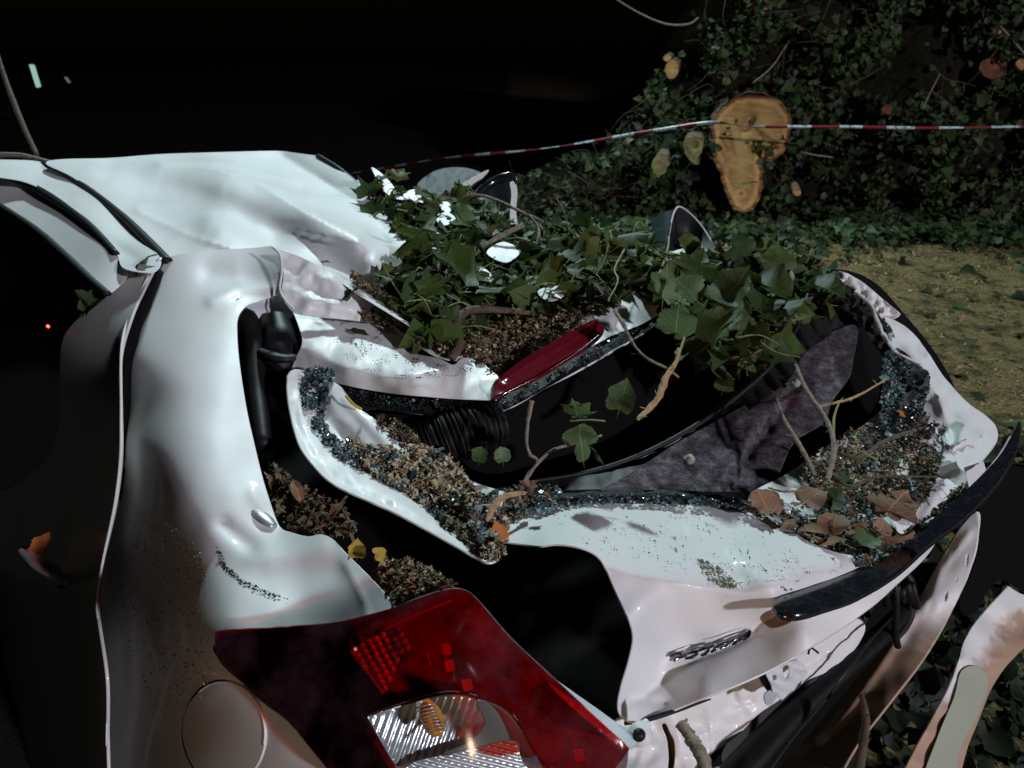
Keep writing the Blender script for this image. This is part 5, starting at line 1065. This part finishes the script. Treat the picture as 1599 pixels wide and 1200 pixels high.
twig([(1300,745,1.46), (1330,760,1.44), (1370,745,1.48), (1460,745,1.50)], [.003, .004, .002], 'thin dark twig on the ledge debris', 'twigdark')
twig([(1200,762,1.40), (1225,768,1.37), (1262,765,1.36)], [.002, .003, .002], 'green leaf stalk over the brown leaves', 'twig_green')
for i, (a, b2) in enumerate([((440,700),(500,860)), ((1330,700),(1370,720)), ((930,430),(950,380)), ((1100,400),(1130,450)), ((870,470),(900,420)), ((1290,760),(1340,770))]):
    dd = 1.6 if i == 0 else (1.47 if a[1] > 600 else 1.95)
    if i: tag(tube('thin_stem', px((a[0], a[1], dd), ((a[0]+b2[0])/2+4, (a[1]+b2[1])/2, dd-.01), (b2[0], b2[1], dd)), .0016, M['twig_green'], None, 5), 'thin green stem ' + ['', 'in the glass on the right ledge', 'sticking up mid heap', 'near the curled trim', 'above the spoiler litter', 'low on the right ledge'][i], 'stem')

# dry leaves by the trim
ORD = ['first', 'second', 'third', 'fourth', 'fifth', 'sixth', 'seventh', 'eighth', 'ninth', 'tenth', 'eleventh', 'twelfth']
for i in range(12):
    u = 1200 + i * 17 + random.uniform(-6, 6); v = 800 + (u - 1195) * .28 + random.uniform(-28, 22); dd = 1.39 - (v - 790) * .0012 + (u - 1200) * .00012
    tag(add_leaf(P(u, v, dd), random.uniform(.03, .052), (R(random.uniform(0, 45)), R(random.uniform(-35, 35)), R(random.uniform(0, 360))), random.choice(['round', 'heart', 'long', 'ivy']), 'leaf_brown', name='dry_leaf'),
        ORD[i] + ' small curled dry leaf from the left end of the heap beside the gloss trim', 'leaf', 'dry brown leaves on the tailgate by the gloss trim')
G1 = 'dry brown leaves on the tailgate by the gloss trim'
for (u, v, d_, s_, rx, ry, rz, k, mk, lab) in [
    (1205,805,1.36,.060,25,0,20,'round','leaf_brown','broad pinkish-brown dry leaf, leftmost by the gloss trim'),
    (1255,785,1.39,.055,25,5,-70,'heart','leaf_brown','dry brown leaf under the green leaf stalk'),
    (1240,830,1.32,.055,15,0,-110,'long','leaf_brown','curled brown leaf at the front edge of the leaf heap'),
    (1290,795,1.38,.050,30,0,-50,'heart','leaf','dark green leaf lying among the dry brown leaves'),
    (1285,828,1.32,.030,10,0,30,'heart','leaf_pale','small pale green scrap on the brown leaves'),
    (1300,835,1.31,.050,25,-10,-30,'round','leaf_brown','dry leaf right of the pale green scrap'),
    (1275,850,1.29,.050,15,0,-95,'long','leaf_brown','narrow curled leaf nearest the tailgate skin'),
    (1385,800,1.38,.075,20,0,-50,'ivy','leaf_brown','large tan leaf folded towards the gloss trim'),
    (1395,850,1.31,.055,50,0,-170,'heart','leaf_brown','tan leaf hanging over the gloss trim'),
    (1345,850,1.30,.045,10,0,-70,'heart','leaf_pale','flat grey-green leaf lying beside the trim'),
    (1330,760,1.46,.045,30,0,60,'heart','leaf_pale','grey-green leaf on the edge of the chips'),
    (1415,650,1.70,.025,30,0,60,'round','leaf_orange','small orange leaf at the right window corner'),
    (470,785,1.30,.045,40,0,30,'long','leaf_brown','curled brown leaf in the dark well'),
    (515,815,1.22,.040,40,0,-40,'long','leaf_brown','brown leaf at the edge of the quarter panel'),
    (440,770,1.38,.05,40,20,80,'heart','leaf_brown','dull brown leaf deep in the well'),
    (780,845,1.27,.035,60,0,30,'heart','leaf_orange','orange leaf under the tip of the tailgate skin'),
    (558,870,1.16,.028,60,0,0,'heart','leaf_yellow','yellow leaf above the tail lamp, left one'),
    (605,872,1.13,.028,40,0,80,'round','leaf_yellow','yellow leaf above the tail lamp, right one'),
    (820,768,1.33,.030,30,0,-60,'ivy','leaf_brown','tan leaf fragment at the frame joint'),
    (1480,880,1.8,.04,30,0,-60,'ivy','leaf_brown','brown leaf caught behind the bumper beam')]:
    o = add_leaf(P(u, v, d_), s_, (R(rx), R(ry), R(rz)), k, mk, name='dry_leaf' if 'brown' in mk else 'loose_leaf')
    tag(o, lab, 'leaf', G1 if (1180 < u < 1420 and v > 760 and 'brown' in mk) else None)
